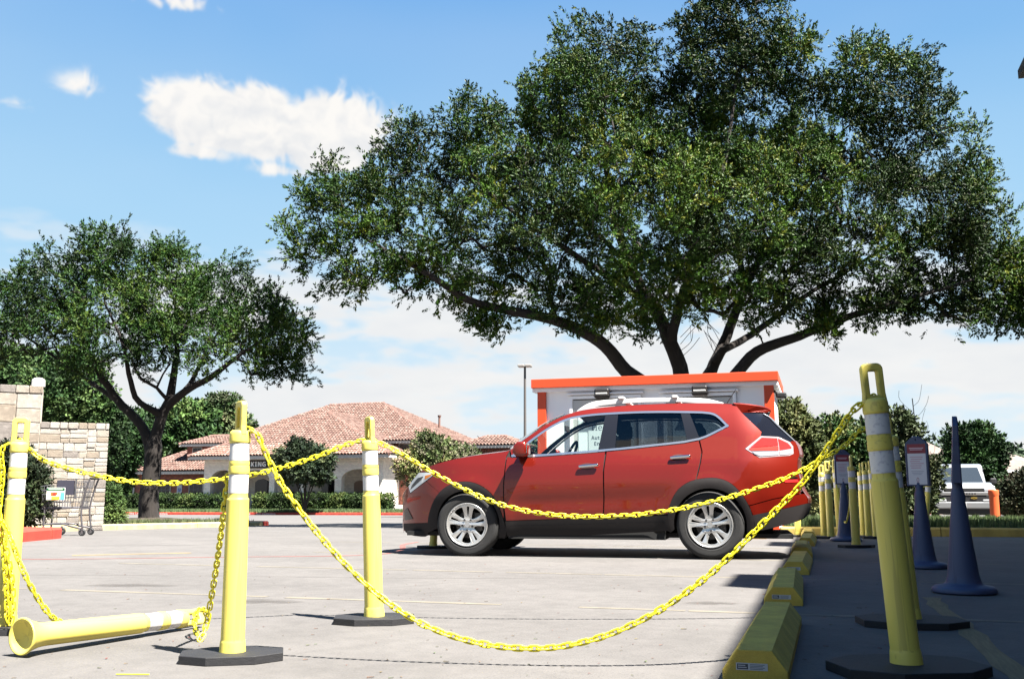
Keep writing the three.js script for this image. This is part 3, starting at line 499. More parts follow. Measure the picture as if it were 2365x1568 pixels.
function carW(x, y) {
  let w = carBase(y);
  if (x < 0.95) w -= 0.46 * Math.pow((0.95 - x) / 0.95, 2.6);
  if (x > 3.9) w -= 0.33 * Math.pow((x - 3.9) / 0.75, 2.3);
  for (const [cx, cy] of [[0.925, 0.36], [3.635, 0.37]]) { const e = Math.hypot(x - cx, y - cy) - 0.44; w += 0.018 * Math.exp(-(e * e) / 0.009) * (y < 0.95 ? 1 : Math.exp(-((y - 0.95) ** 2) / 0.01)); }
  // door sculpting: a hollow above the sill and a crease rising to the tail
  const cr = 0.60 + 0.035 * (x - 1.4); w -= 0.016 * Math.exp(-((y - cr) ** 2) / 0.010) * smoothstep(x, 1.2, 1.7) * (1 - smoothstep(x, 3.0, 3.5));
  return w;
}
function carN(x, y) { const e = 0.004; return V(-(carW(x + e, y) - carW(x - e, y)) / (2 * e), -(carW(x, y + e) - carW(x, y - e)) / (2 * e), 1).normalize(); }
function tessellate(pts, holes, maxEdge) { // conforming: an edge is halved for both its triangles
  const c = pts.map((p) => new THREE.Vector2(...p)), hs = (holes ?? []).map((h) => h.map((p) => new THREE.Vector2(...p)));
  if (THREE.ShapeUtils.isClockWise(c)) c.reverse(); for (const h of hs) if (!THREE.ShapeUtils.isClockWise(h)) h.reverse();
  let tris = THREE.ShapeUtils.triangulateShape(c, hs); const vs = [...c, ...hs.flat()].map((p) => [p.x, p.y]);
  for (let pass = 0; pass < 9; pass++) {
    const mid = new Map(), key = (a, b) => a < b ? a + '_' + b : b + '_' + a, len = (a, b) => Math.hypot(vs[a][0] - vs[b][0], vs[a][1] - vs[b][1]);
    const cut = (a, b) => { if (len(a, b) <= maxEdge) return -1; const k = key(a, b); if (!mid.has(k)) { mid.set(k, vs.length); vs.push([(vs[a][0] + vs[b][0]) / 2, (vs[a][1] + vs[b][1]) / 2]); } return mid.get(k); };
    const out = []; let any = false;
    for (let [a, b, d] of tris) {
      const e = [cut(a, b), cut(b, d), cut(d, a)], n = e.filter((q) => q >= 0).length;
      if (n === 0) { out.push([a, b, d]); continue; }
      any = true;
      if (n === 3) { out.push([a, e[0], e[2]], [e[0], b, e[1]], [e[2], e[1], d], [e[0], e[1], e[2]]); continue; }
      // turn so that the first edge is cut (and for two, the third is not)
      let q = [a, b, d], m = e; while (!(m[0] >= 0 && (n === 1 || m[1] >= 0))) { q = [q[1], q[2], q[0]]; m = [m[1], m[2], m[0]]; }
      if (n === 1) out.push([q[0], m[0], q[2]], [m[0], q[1], q[2]]); else out.push([m[0], q[1], m[1]], [q[0], m[0], q[2]], [m[0], m[1], q[2]]);
    }
    tris = out; if (!any) break;
  }
  return { vs, tris };
}
function carPanel(pts, off = 0, side = 1, holes, maxEdge = 0.075) {
  const { vs, tris } = tessellate(pts, holes, maxEdge), pos = [], nor = [], uv = [];
  for (const [x, y] of vs) { const n = carN(x, y), z = carW(x, y) + off; pos.push(x, y, side * z); nor.push(n.x, n.y, side * n.z); uv.push(x, y); }
  const ix = []; for (const [a, b, c] of tris) side > 0 ? ix.push(a, b, c) : ix.push(a, c, b);
  const g = new THREE.BufferGeometry(); g.setAttribute('position', new THREE.Float32BufferAttribute(pos, 3)); g.setAttribute('normal', new THREE.Float32BufferAttribute(nor, 3)); g.setAttribute('uv', new THREE.Float32BufferAttribute(uv, 2)); g.setIndex(ix); return g;
}
// a sheet across the car between its two sides, crowned by cy up and cx forward
function across(curve, cx, cy, off = 0, nx = 14, sub = 4) {
  const c = new THREE.CatmullRomCurve3(curve.map(([x, y]) => V(x, y, 0)), false, 'centripetal'), n = (curve.length - 1) * sub, pos = [], ix = [], uv = [];
  for (let i = 0; i <= n; i++) { const p = c.getPoint(i / n), w = carW(p.x, p.y) + off * 0.5; for (let j = 0; j <= nx; j++) { const s = -1 + 2 * j / nx, k = 1 - s * s; pos.push(p.x + cx * k, p.y + cy * k, w * s); uv.push(i / n, j / nx); } }
  for (let i = 0; i < n; i++) for (let j = 0; j < nx; j++) { const a = i * (nx + 1) + j; ix.push(a, a + 1, a + nx + 1, a + 1, a + nx + 2, a + nx + 1); }
  const g = new THREE.BufferGeometry(); g.setAttribute('position', new THREE.Float32BufferAttribute(pos, 3)); g.setAttribute('uv', new THREE.Float32BufferAttribute(uv, 2)); g.setIndex(ix); g.computeVertexNormals(); return g;
}
const shrink = (pts, d) => { // moves an outline inwards for the shut lines
  const n = pts.length, area = pts.reduce((s, p, i) => { const q = pts[(i + 1) % n]; return s + p[0] * q[1] - q[0] * p[1]; }, 0), sg = Math.sign(area);
  return pts.map((p, i) => { const a = pts[(i + n - 1) % n], b = pts[(i + 1) % n]; const u = [p[0] - a[0], p[1] - a[1]], v = [b[0] - p[0], b[1] - p[1]], lu = Math.hypot(...u), lv = Math.hypot(...v); const nx = -(u[1] / lu + v[1] / lv), ny = u[0] / lu + v[0] / lv, l = Math.hypot(nx, ny) || 1, k = Math.min(2, 1 / Math.max(0.4, l / 2)); return [p[0] + sg * d * k * nx / l, p[1] + sg * d * k * ny / l]; });
};
const smooth = (pts, n = 4) => { const c = new THREE.CatmullRomCurve3(pts.map((p) => V(p[0], p[1], 0)), false, 'centripetal'); const o = []; const N = (pts.length - 1) * n; for (let i = 0; i <= N; i++) { const p = c.getPoint(i / N); o.push([p.x, p.y]); } return o; };
const arcPts = (cx, cy, r, a0, a1, n) => { const o = []; for (let i = 0; i <= n; i++) { const a = lerp(a0, a1, i / n) * Math.PI / 180; o.push([cx + r * Math.cos(a), cy + r * Math.sin(a)]); } return o; };
{
  const paint = phys(0.132, 0.0065, 0.0020, 0.34, 0.35, { specularIntensity: 0.5, clearcoat: 0.75, clearcoatRoughness: 0.04 });
  const under = mat(0.008, 0.008, 0.008, 0.9), plastic = M.cladding, trimBlack = mat(0.010, 0.010, 0.013, 0.22);
  const clearGlass = phys(0.80, 0.86, 0.84, 0.0, 0, { transmission: 1, thickness: 0, ior: 1.5 }), darkGlass = phys(0.17, 0.20, 0.22, 0.0, 0, { transmission: 1, thickness: 0, ior: 1.5 });
  const redLens = phys(0.55, 0.02, 0.02, 0.12, 0, { clearcoat: 1 }), clearLens = phys(0.22, 0.23, 0.26, 0.10, 0.2, { clearcoat: 1 }), rim = mat(0.74, 0.73, 0.71, 0.26, 0.75);
  const car = thing('parked_car', 'red crossover car with silver roof rails and alloy wheels, parked side on', 'car', V(-1.21, 0, -12.56), -13 * Math.PI / 180);
  // outlines
  const arcF = smooth([[0.42, 0.35], [0.45, 0.47], [0.52, 0.62], [0.63, 0.745], [0.77, 0.815], [0.92, 0.835], [1.07, 0.80], [1.21, 0.705], [1.29, 0.58], [1.345, 0.43], [1.37, 0.34]], 3);
  const arcR = smooth([[3.17, 0.40], [3.19, 0.48], [3.23, 0.62], [3.31, 0.745], [3.44, 0.83], [3.62, 0.865], [3.76, 0.855], [3.875, 0.80], [3.97, 0.70], [4.04, 0.58], [4.08, 0.47], [4.10, 0.36]], 3);
  const near = (list, p) => list.reduce((b, q, i) => Math.hypot(q[0] - p[0], q[1] - p[1]) < Math.hypot(list[b][0] - p[0], list[b][1] - p[1]) ? i : b, 0);
  const cutArc = (list, p, q) => { const a = near(list, p), b = near(list, q); return a <= b ? list.slice(a, b + 1) : list.slice(b, a + 1).reverse(); };
  const hood = smooth([[0.285, 0.945], [0.40, 1.0], [0.56, 1.05], [0.79, 1.10], [1.05, 1.14], [1.32, 1.172], [1.41, 1.19]], 4);
  const roofTop = smooth([[1.41, 1.19], [1.57, 1.32], [1.72, 1.425], [1.84, 1.505], [1.95, 1.562], [2.05, 1.604], [2.16, 1.638], [2.34, 1.668], [2.62, 1.693], [2.94, 1.707], [3.37, 1.712], [3.75, 1.70], [3.94, 1.688]], 3);
  const chromeTop = smooth([[1.43, 1.125], [1.60, 1.275], [1.83, 1.445], [2.04, 1.553], [2.26, 1.595], [2.56, 1.616], [2.95, 1.625], [3.37, 1.617], [3.66, 1.598], [3.74, 1.565], [3.865, 1.435]], 3);
  const chromeBot = smooth([[1.43, 1.115], [1.65, 1.112], [2.0, 1.133], [2.52, 1.170], [3.0, 1.215], [3.54, 1.283], [3.74, 1.37], [3.865, 1.435]], 3);
  const rearEdge = smooth([[4.51, 1.262], [4.56, 1.275], [4.592, 1.22], [4.61, 1.11], [4.59, 1.07], [4.582, 0.94], [4.60, 0.86], [4.605, 0.78], [4.60, 0.70]], 3);
  const front = smooth([[-0.01, 0.34], [0.0, 0.53], [0.0, 0.66], [0.03, 0.71], [0.11, 0.785]], 3);
  const lampF = [[0.11, 0.785], [0.16, 0.835], [0.22, 0.89], [0.285, 0.945], [0.40, 0.945], [0.53, 0.935], [0.47, 0.89], [0.40, 0.845], [0.28, 0.775], [0.15, 0.705]];
  const panels = {
    front_bumper: [[...front, [0.15, 0.705], [0.28, 0.775], [0.40, 0.845], [0.59, 0.712], ...cutArc(arcF, [0.59, 0.71], [0.42, 0.36])], paint],
    front_fender: [[[0.53, 0.935], [0.40, 0.945], ...hood, [1.372, 1.115], [1.352, 0.79], [1.356, 0.43], ...cutArc(arcF, [1.345, 0.43], [0.59, 0.712]), [0.40, 0.845], [0.47, 0.89]], paint],
    front_door: [[[1.378, 1.113], ...chromeBot.filter((p) => p[0] > 1.44 && p[0] < 2.49).map((p) => [p[0], p[1] - 0.004]), [2.507, 1.163], [2.487, 0.95], [2.488, 0.66], [2.478, 0.438], [1.378, 0.396], [1.358, 0.6], [1.358, 0.79]], paint],
    rear_door: [[[2.52, 1.166], ...chromeBot.filter((p) => p[0] > 2.53 && p[0] < 3.53).map((p) => [p[0], p[1] - 0.004]), [3.536, 1.276], [3.565, 1.15], [3.545, 1.03], [3.512, 0.90], ...cutArc(arcR, [3.50, 0.85], [3.18, 0.47]), [2.485, 0.438], [2.496, 0.66], [2.495, 0.95]], paint],
    body_side: [[...roofTop, [4.01, 1.585], [4.11, 1.475], [4.215, 1.365], [4.20, 1.32], [4.03, 1.18], [4.18, 1.08], [4.50, 1.108], [4.545, 1.13], [4.545, 1.21], ...rearEdge, [4.30, 0.642], [4.05, 0.572], ...cutArc(arcR, [4.04, 0.58], [3.52, 0.85]), [3.52, 0.90], [3.553, 1.03], [3.573, 1.15], [3.545, 1.285], ...chromeBot.filter((p) => p[0] > 3.56), ...[...chromeTop].reverse().slice(1)], paint],
    rear_bumper: [[[4.05, 0.568], [4.30, 0.638], [4.60, 0.696], [4.645, 0.70], [4.672, 0.66], [4.68, 0.595], [4.4, 0.535], [4.085, 0.468]], paint],
  };
  for (const side of [1, -1]) {
    for (const [n, [pts, m]] of Object.entries(panels)) {
      const p = part(n, carPanel(shrink(pts, 0.0028), 0, side), m, car);
      if (n === 'front_door' || n === 'rear_door') {
        const [hx, hy] = n === 'front_door' ? [2.325, 1.005] : [3.335, 1.095], tilt = 0.085, w = carW(hx, hy);
        part('handle', rbox(0.225, 0.034, 0.028, 0.013, 0, 0, 0, 3).rotateZ(tilt).translate(hx, hy, side * (w + 0.030)), M.chrome, p);
        part('recess_shade', carPanel(arcPts(hx - 0.015, hy - 0.006, 1, 0, 350, 22).map(([x, y]) => [hx - 0.015 + (x - hx + 0.015) * 0.085, hy - 0.006 + (y - hy + 0.006) * 0.036]), 0.0025, side), mat(0.06, 0.012, 0.01, 0.5), p);  // flat darker red ellipse: shade of the handle hollow put in as colour
      }
    }
    // black shell behind the shut lines
    part('inner_shell', carPanel([...front, [0.285, 0.945], ...hood, [1.44, 1.13], ...chromeBot, [4.0, 1.45], [4.51, 1.262], ...rearEdge, [4.66, 0.66], [4.65, 0.48], [4.10, 0.42], ...cutArc(arcR, [4.09, 0.42], [3.18, 0.42]), [3.18, 0.35], [1.37, 0.28], ...cutArc(arcF, [1.36, 0.4], [0.42, 0.36])], -0.016, side, null, 0.12), under, car);
    part('roof_side_shell', carPanel([...roofTop, [4.0, 1.57], [4.15, 1.42], [4.0, 1.44], ...[...chromeTop].reverse()], -0.014, side, null, 0.12), under, car);
    // cladding
    const archIn = (cx, cy, r, a0, a1) => arcPts(cx, cy, r, a0, a1, 26);
    part('arch_trim', carPanel([...arcF, [1.385, 0.30], [1.36, 0.205], [1.29, 0.20], [1.275, 0.27], ...archIn(0.93, 0.36, 0.375, -8, 188), [0.41, 0.25]], 0.012, side), plastic, car);
    part('arch_trim', carPanel([...arcR, [4.125, 0.30], [4.10, 0.24], [4.02, 0.24], ...archIn(3.635, 0.37, 0.385, -8, 188), [3.21, 0.28], [3.18, 0.30]], 0.012, side), plastic, car);
    part('sill_cladding', carPanel([[1.372, 0.392], [2.33, 0.430], [3.175, 0.465], [3.205, 0.30], [2.32, 0.245], [1.385, 0.225]], 0.014, side), plastic, car);
    part('sill_step', carPanel([[1.40, 0.335], [3.15, 0.395], [3.15, 0.382], [1.40, 0.322]], 0.022, side), plastic, car);
    part('lower_bumper', carPanel(smooth([[-0.005, 0.345], [0.2, 0.355], [0.42, 0.365]], 3).concat(smooth([[0.415, 0.30], [0.41, 0.22], [0.25, 0.205], [0.08, 0.225], [0.0, 0.27], [-0.008, 0.31]], 3)), 0.01, side), plastic, car);
    part('lower_bumper', carPanel([...smooth([[4.08, 0.47], [4.4, 0.535], [4.682, 0.597]], 3), ...smooth([[4.67, 0.53], [4.63, 0.455], [4.55, 0.405], [4.35, 0.35], [4.12, 0.30]], 3)], 0.012, side), plastic, car);
    part('fog_lamp_pocket', carPanel([[0.02, 0.50], [0.09, 0.535], [0.185, 0.405], [0.03, 0.385]], 0.008, side), trimBlack, car);
    // lamps
    const hl = part('headlight', carPanel(shrink(lampF, 0.003), 0.004, side, null, 0.05), phys(0.62, 0.62, 0.60, 0.06, 0.35, { clearcoat: 1 }), car);
    part('lamp_bezel', carPanel([[0.15, 0.745], [0.24, 0.80], [0.33, 0.86], [0.36, 0.90], [0.27, 0.88], [0.18, 0.80]], 0.008, side), mat(0.1, 0.1, 0.1, 0.3, 0.5), hl);
    part('indicator', carPanel([[0.38, 0.905], [0.50, 0.928], [0.44, 0.89], [0.38, 0.86]], 0.008, side), mat(0.7, 0.22, 0.03, 0.2), hl);
    const tl = part('tail_light', carPanel([[4.03, 1.18], [4.20, 1.32], [4.39, 1.313], [4.512, 1.258], [4.545, 1.21], [4.545, 1.13], [4.50, 1.108], [4.18, 1.08]], 0.004, side, null, 0.05), phys(0.34, 0.27, 0.28, 0.15, 0.3, { clearcoat: 1 }), car);
    part('red_lens', carPanel([[4.085, 1.195], [4.21, 1.302], [4.375, 1.296], [4.385, 1.218]], 0.010, side, null, 0.05), redLens, tl); part('red_lens', carPanel([[4.395, 1.218], [4.385, 1.294], [4.49, 1.245], [4.525, 1.20], [4.525, 1.19], [4.395, 1.166]], 0.010, side, null, 0.05), redLens, tl);
    part('red_lens', carPanel([[4.065, 1.178], [4.078, 1.188], [4.385, 1.21], [4.385, 1.163], [4.10, 1.158]], 0.010, side, null, 0.05), mat(0.62, 0.05, 0.04, 0.15), tl);
    part('clear_lens', carPanel([[4.10, 1.150], [4.385, 1.155], [4.385, 1.112], [4.19, 1.096], [4.13, 1.12]], 0.010, side, null, 0.05), clearLens, tl); part('clear_lens', carPanel([[4.395, 1.157], [4.525, 1.18], [4.525, 1.138], [4.49, 1.12], [4.395, 1.112]], 0.010, side, null, 0.05), clearLens, tl);
    part('rear_reflector', carPanel([[4.42, 0.845], [4.57, 0.85], [4.585, 0.825], [4.44, 0.815]], 0.006, side), redLens, car);
    part('model_badge', carPanel([[4.50, 0.872], [4.575, 0.878], [4.575, 0.858], [4.50, 0.852]], 0.006, side), M.chrome, car);
    // windows and their trim
    part('window_front', carPanel([[1.635, 1.125], [1.64, 1.285], [1.79, 1.395], [2.00, 1.51], [2.21, 1.568], [2.50, 1.592], [2.425, 1.165], [2.0, 1.138]], -0.006, side), clearGlass, car);
    part('window_rear', carPanel([[2.63, 1.60], [3.34, 1.597], [3.42, 1.265], [3.0, 1.222], [2.61, 1.188]], -0.006, side), darkGlass, car);
    part('window_quarter', carPanel(smooth([[3.425, 1.597], [3.62, 1.582], [3.70, 1.545], [3.80, 1.44], [3.785, 1.405], [3.54, 1.297]], 3), -0.006, side), darkGlass, car);
    part('centre_pillar', carPanel([[2.495, 1.612], [2.635, 1.614], [2.614, 1.182], [2.422, 1.162]], 0.001, side), trimBlack, car);
    part('pillar_trim', carPanel([[3.335, 1.612], [3.43, 1.609], [3.548, 1.290], [3.415, 1.264]], 0.001, side), trimBlack, car);
    part('mirror_patch', carPanel([[1.44, 1.122], [1.605, 1.265], [1.642, 1.29], [1.642, 1.115]], 0.001, side), trimBlack, car);
    const inTop = chromeTop.map(([x, y], i) => { const a = chromeTop[Math.max(0, i - 1)], b = chromeTop[Math.min(chromeTop.length - 1, i + 1)], l = Math.hypot(b[0] - a[0], b[1] - a[1]); return [x + 0.024 * (b[1] - a[1]) / l, y - 0.024 * (b[0] - a[0]) / l]; });
    const inBot = chromeBot.map(([x, y], i) => { const a = chromeBot[Math.max(0, i - 1)], b = chromeBot[Math.min(chromeBot.length - 1, i + 1)], l = Math.hypot(b[0] - a[0], b[1] - a[1]); return [x - 0.022 * (b[1] - a[1]) / l, y + 0.022 * (b[0] - a[0]) / l]; });
    part('chrome_trim', [carPanel([...chromeTop, ...inTop.reverse()], 0.006, side), carPanel([...chromeBot, ...inBot.reverse()], 0.007, side)], mat(0.70, 0.72, 0.76, 0.18, 0.9), car);
    // rear glass wrap
    part('rear_glass_side', carPanel([[4.01, 1.583], [4.11, 1.473], [4.218, 1.363], [4.205, 1.322], [4.39, 1.316], [4.512, 1.262], [4.555, 1.28], [4.39, 1.44], [4.30, 1.54], [4.24, 1.575]], -0.002, side), mat(0.010, 0.012, 0.02, 0.05), car);
    part('glass_edge_trim', tube([V(4.24, 1.57, side * (carW(4.24, 1.57) + 0.004)), V(4.30, 1.535, side * (carW(4.30, 1.535) + 0.004)), V(4.39, 1.435, side * (carW(4.39, 1.435) + 0.004)), V(4.555, 1.275, side * (carW(4.555, 1.275) + 0.004))], 0.008, 20), mat(0.3, 0.33, 0.4, 0.2, 0.5), car);
    // roof rail
    const railOut = smooth([[2.14, 1.638], [2.21, 1.688], [2.31, 1.735], [2.50, 1.76], [2.94, 1.772], [3.37, 1.766], [3.62, 1.748], [3.80, 1.702]], 4), railLow = [[3.80, 1.695], [3.5, 1.70], [2.9, 1.70], [2.45, 1.68]], rh = [[2.34, 1.686], [2.42, 1.706], [2.60, 1.723], [2.94, 1.734], [3.3, 1.731], [3.52, 1.716], [3.3, 1.711], [2.94, 1.708], [2.6, 1.697]];
    const rr = extrude([...railOut, ...railLow], 0.042, 0.010, [rh]), rp = rr.attributes.position; for (let i = 0; i < rp.count; i++) rp.setZ(i, side * (rp.getZ(i) + carW(rp.getX(i), 1.70) - 0.065)); rr.computeVertexNormals();
    part('roof_rail', rr, mat(0.78, 0.78, 0.78, 0.35, 0.15), car);
    // mirror
    const mg = extrude([[1.53, 1.165], [1.54, 1.215], [1.57, 1.243], [1.62, 1.242], [1.64, 1.22], [1.642, 1.155], [1.61, 1.135], [1.555, 1.137]], 0.20, 0.03), mp = mg.attributes.position;
    for (let i = 0; i < mp.count; i++) { const q = mp.getZ(i) / 0.21; mp.setX(i, mp.getX(i) + 0.02 * q - 0.03 * q * q); mp.setZ(i, side * (0.93 + q * 0.19)); } mg.computeVertexNormals();
    const mir = part('side_mirror', toCreasedNormals(mergeVertices(mg.deleteAttribute('normal') && mg), 0.9), paint, car); part('mirror_foot', [rbox(0.12, 0.035, 0.14, 0.012, 1.57, 1.125, side * 0.92)], trimBlack, mir); part('mirror_glass', rbox(0.006, 0.11, 0.15, 0.003, 1.662, 1.20, side * 1.03), M.chrome, mir);
  }
  // sheets across
  part('bonnet', across(hood.filter((_, i) => i % 4 === 0), 0, 0.05, -0.004), paint, car);
  part('windscreen', across([[1.43, 1.195], [1.57, 1.315], [1.72, 1.42], [1.84, 1.50], [1.95, 1.557], [2.05, 1.60]], -0.16, 0.045, -0.05), phys(0.75, 0.83, 0.8, 0, 0, { transmission: 1, thickness: 0, ior: 1.5 }), car);
  part('roof', across([[2.05, 1.604], [2.16, 1.638], [2.34, 1.668], [2.62, 1.693], [2.94, 1.707], [3.37, 1.712], [3.75, 1.70], [3.94, 1.688]], 0, 0.03, -0.002), paint, car);
  part('front_face', across([[-0.008, 0.23], [-0.01, 0.34], [0.0, 0.53], [0.0, 0.66], [0.03, 0.71], [0.11, 0.785], [0.22, 0.89], [0.285, 0.945]], -0.10, 0.02), paint, car);
  part('grille', across([[-0.012, 0.50], [-0.008, 0.64], [0.04, 0.74], [0.10, 0.80]], -0.125, 0.0, -0.35), trimBlack, car);
  part('rear_glass', across([[4.24, 1.575], [4.30, 1.54], [4.39, 1.44], [4.55, 1.28]], 0.06, 0.0), darkGlass, car);
  part('tailgate', across([[4.55, 1.28], [4.592, 1.22], [4.61, 1.11], [4.59, 1.07], [4.582, 0.94], [4.60, 0.86], [4.605, 0.78], [4.645, 0.70], [4.672, 0.66], [4.68, 0.595]], 0.07, 0.0), paint, car);
  part('rear_apron', across([[4.68, 0.597], [4.67, 0.53], [4.63, 0.455], [4.55, 0.405], [4.2, 0.34]], 0.06, 0.0), plastic, car);
  part('spoiler', (() => { const g = extrude(smooth([[3.93, 1.693], [4.12, 1.672], [4.27, 1.643], [4.315, 1.618], [4.29, 1.60], [4.15, 1.598], [4.01, 1.588]], 3), 1.16, 0.012).translate(0, 0, -0.58), p = g.attributes.position; for (let i = 0; i < p.count; i++) { const k = (p.getX(i) - 3.93) / 0.38; p.setZ(i, p.getZ(i) * (carW(p.getX(i), 1.66) / 0.58) * (1 - 0.05 * k)); } g.computeVertexNormals(); return g; })(), paint, car);
  part('spoiler_underside', rbox(0.22, 0.022, 1.0, 0.01, 4.20, 1.59, 0), trimBlack, car);
  part('underbody', [span(0.15, 4.5, 0.22, 0.27, -0.72, 0.72), span(0.45, 4.3, 0.27, 0.75, -0.56, 0.56), span(1.4, 3.15, 0.2, 0.4, -0.85, 0.85)], under, car);
  part('antenna', [bar(V(3.83, 1.72, 0.12), V(3.95, 1.90, 0.12), 0.006, 0.004), new THREE.SphereGeometry(0.03, 12, 8).scale(1.3, 0.7, 1).translate(3.83, 1.718, 0.12)], M.black, car);
  for (const x of [2.66, 3.27]) part('cross_bar', rbox(0.07, 0.035, 1.14, 0.014, x, 1.785, 0), M.whitePaint, car);
  // cabin
  const cloth = mat(0.03, 0.03, 0.033, 0.85), seat = (x, z, n) => part(n, [rbox(0.5, 0.14, 0.5, 0.05, x, 0.72, z), rbox(0.13, 0.62, 0.48, 0.05, 0, 0.31, 0).rotateZ(-0.22).translate(x + 0.22, 0.76, z), rbox(0.09, 0.17, 0.26, 0.035, x + 0.41, 1.45, z), bar(V(x + 0.38, 1.3, z - 0.05), V(x + 0.41, 1.42, z - 0.05), 0.007), bar(V(x + 0.38, 1.3, z + 0.05), V(x + 0.41, 1.42, z + 0.05), 0.007)], cloth, car);
  seat(2.22, 0.37, 'front_seat'); seat(2.22, -0.37, 'front_seat');
  part('rear_seat', [rbox(0.5, 0.14, 1.3, 0.05, 3.12, 0.74, 0), rbox(0.13, 0.58, 1.28, 0.05, 0, 0.29, 0).rotateZ(-0.25).translate(3.36, 0.78, 0), ...[-0.42, 0.42].map((z) => rbox(0.09, 0.16, 0.25, 0.035, 3.53, 1.41, z))], cloth, car);
  part('dashboard', rbox(0.5, 0.22, 1.5, 0.07, 1.72, 1.04, 0), cloth, car); part('cabin_floor', span(1.45, 4.4, 0.55, 0.6, -0.78, 0.78), cloth, car); part('load_cover', span(3.5, 4.4, 1.05, 1.09, -0.7, 0.7), cloth, car); part('headliner', across([[2.1, 1.60], [2.34, 1.645], [2.94, 1.68], [3.37, 1.685], [3.75, 1.672], [4.1, 1.62]], 0, 0.01, -0.08), mat(0.22, 0.21, 0.2, 0.9), car);
  part('steering_wheel', [new THREE.TorusGeometry(0.185, 0.017, 8, 28).rotateY(Math.PI / 2).rotateZ(-0.42).translate(2.03, 1.13, 0.37), new THREE.SphereGeometry(0.07, 10, 8).scale(0.5, 1, 1).translate(2.01, 1.12, 0.37), bar(V(1.8, 1.05, 0.37), V(2.02, 1.13, 0.37), 0.03)], M.black, car);
  part('rear_view_mirror', rbox(0.03, 0.07, 0.22, 0.012, 1.93, 1.48, 0), M.black, car);
  // wheels
  const tyre = new THREE.LatheGeometry(R([[0.232, -0.1], [0.248, -0.108], [0.30, -0.116], [0.338, -0.108], [0.355, -0.088], [0.362, -0.05], [0.3635, 0], [0.362, 0.05], [0.355, 0.088], [0.338, 0.108], [0.325, 0.113], [0.318, 0.1135], [0.30, 0.116], [0.272, 0.1135], [0.268, 0.1155], [0.248, 0.108], [0.232, 0.1]]), 72).rotateX(Math.PI / 2);
  const face = (() => { // five pairs of spokes
    const hs = [], ro = 0.208, ri = 0.082;
    for (let i = 0; i < 5; i++) {
      const c = 90 + i * 72, pt = (r, a) => [r * Math.cos(a * Math.PI / 180), r * Math.sin(a * Math.PI / 180)];
      // slot between the twins, centred on c
      hs.push([pt(0.092, c + 2.5), pt(0.130, c + 5.5), pt(0.200, c + 5.2), pt(0.208, c + 2.5), pt(0.208, c - 2.5), pt(0.200, c - 5.2), pt(0.130, c - 5.5), pt(0.092, c - 2.5)]);
      // broad window between neighbouring pairs, centred on c + 36
      const w = c + 36; hs.push([pt(ri, w - 7), pt(0.12, w - 15), pt(0.17, w - 17.5), pt(0.20, w - 17), pt(ro, w - 13), pt(ro + 0.004, w - 6), pt(ro + 0.004, w + 6), pt(ro, w + 13), pt(0.20, w + 17), pt(0.17, w + 17.5), pt(0.12, w + 15), pt(ri, w + 7)]);
    }
    const g = extrude(arcPts(0, 0, 0.232, 0, 356, 72), 0.03, 0.005, hs), p = g.attributes.position;
    for (let i = 0; i < p.count; i++) { const r = Math.hypot(p.getX(i), p.getY(i)); p.setZ(i, p.getZ(i) - 0.022 * smoothstep(0.2 - r, 0, 0.12)); }
    g.computeVertexNormals(); return toCreasedNormals(g, 0.7);
  })();
  const lip = new THREE.LatheGeometry(R([[0.212, 0.03], [0.226, 0.112], [0.237, 0.118], [0.243, 0.112], [0.243, 0.10], [0.236, -0.1]]), 64).rotateX(Math.PI / 2);
  const wheel = (x, y, side, spin) => {
    const g = new THREE.Group(); g.name = 'wheel'; g.position.set(x, y, side * 0.795); g.rotation.y = side > 0 ? 0 : Math.PI; car.add(g);
    part('tyre', tyre, mat(0.014, 0.0135, 0.0135, 0.8, 0, { bumpMap: T.bump, bumpScale: 0.002 }), g);
    const rm = part('rim', face.clone().rotateZ(spin).translate(0, 0, 0.072), rim, g); part('rim_lip', lip, rim, g);
    part('brake', [new THREE.CylinderGeometry(0.155, 0.155, 0.02, 32).rotateX(Math.PI / 2), new THREE.CylinderGeometry(0.21, 0.21, 0.12, 32, 1, true).rotateX(Math.PI / 2), box(0.09, 0.2, 0.06, 0.12, 0.03, 0.01)], mat(0.09, 0.085, 0.08, 0.5, 0.6), g);
    part('wheel_back', new THREE.CircleGeometry(0.215, 32).translate(0, 0, -0.05), under, g);
    for (let i = 0; i < 5; i++) { const a = spin + Math.PI / 2 + i * 1.2566 + 0.6283; part('lug_nut', new THREE.CylinderGeometry(0.0125, 0.0125, 0.022, 8).rotateX(Math.PI / 2).translate(0.062 * Math.cos(a), 0.062 * Math.sin(a), 0.084), M.darkGrey, g); }
    part('hub_cap', new THREE.CylinderGeometry(0.029, 0.031, 0.02, 24).rotateX(Math.PI / 2).translate(0, 0, 0.088), M.silver, g);
  };
  wheel(0.925, 0.352, 1, -0.05); wheel(3.635, 0.366, 1, 0.1); wheel(0.925, 0.352, -1, 0.5); wheel(3.635, 0.36, -1, 0.9);
  car.traverse((o) => { if (o.userData.label && o !== car) delete o.userData.label; });
}
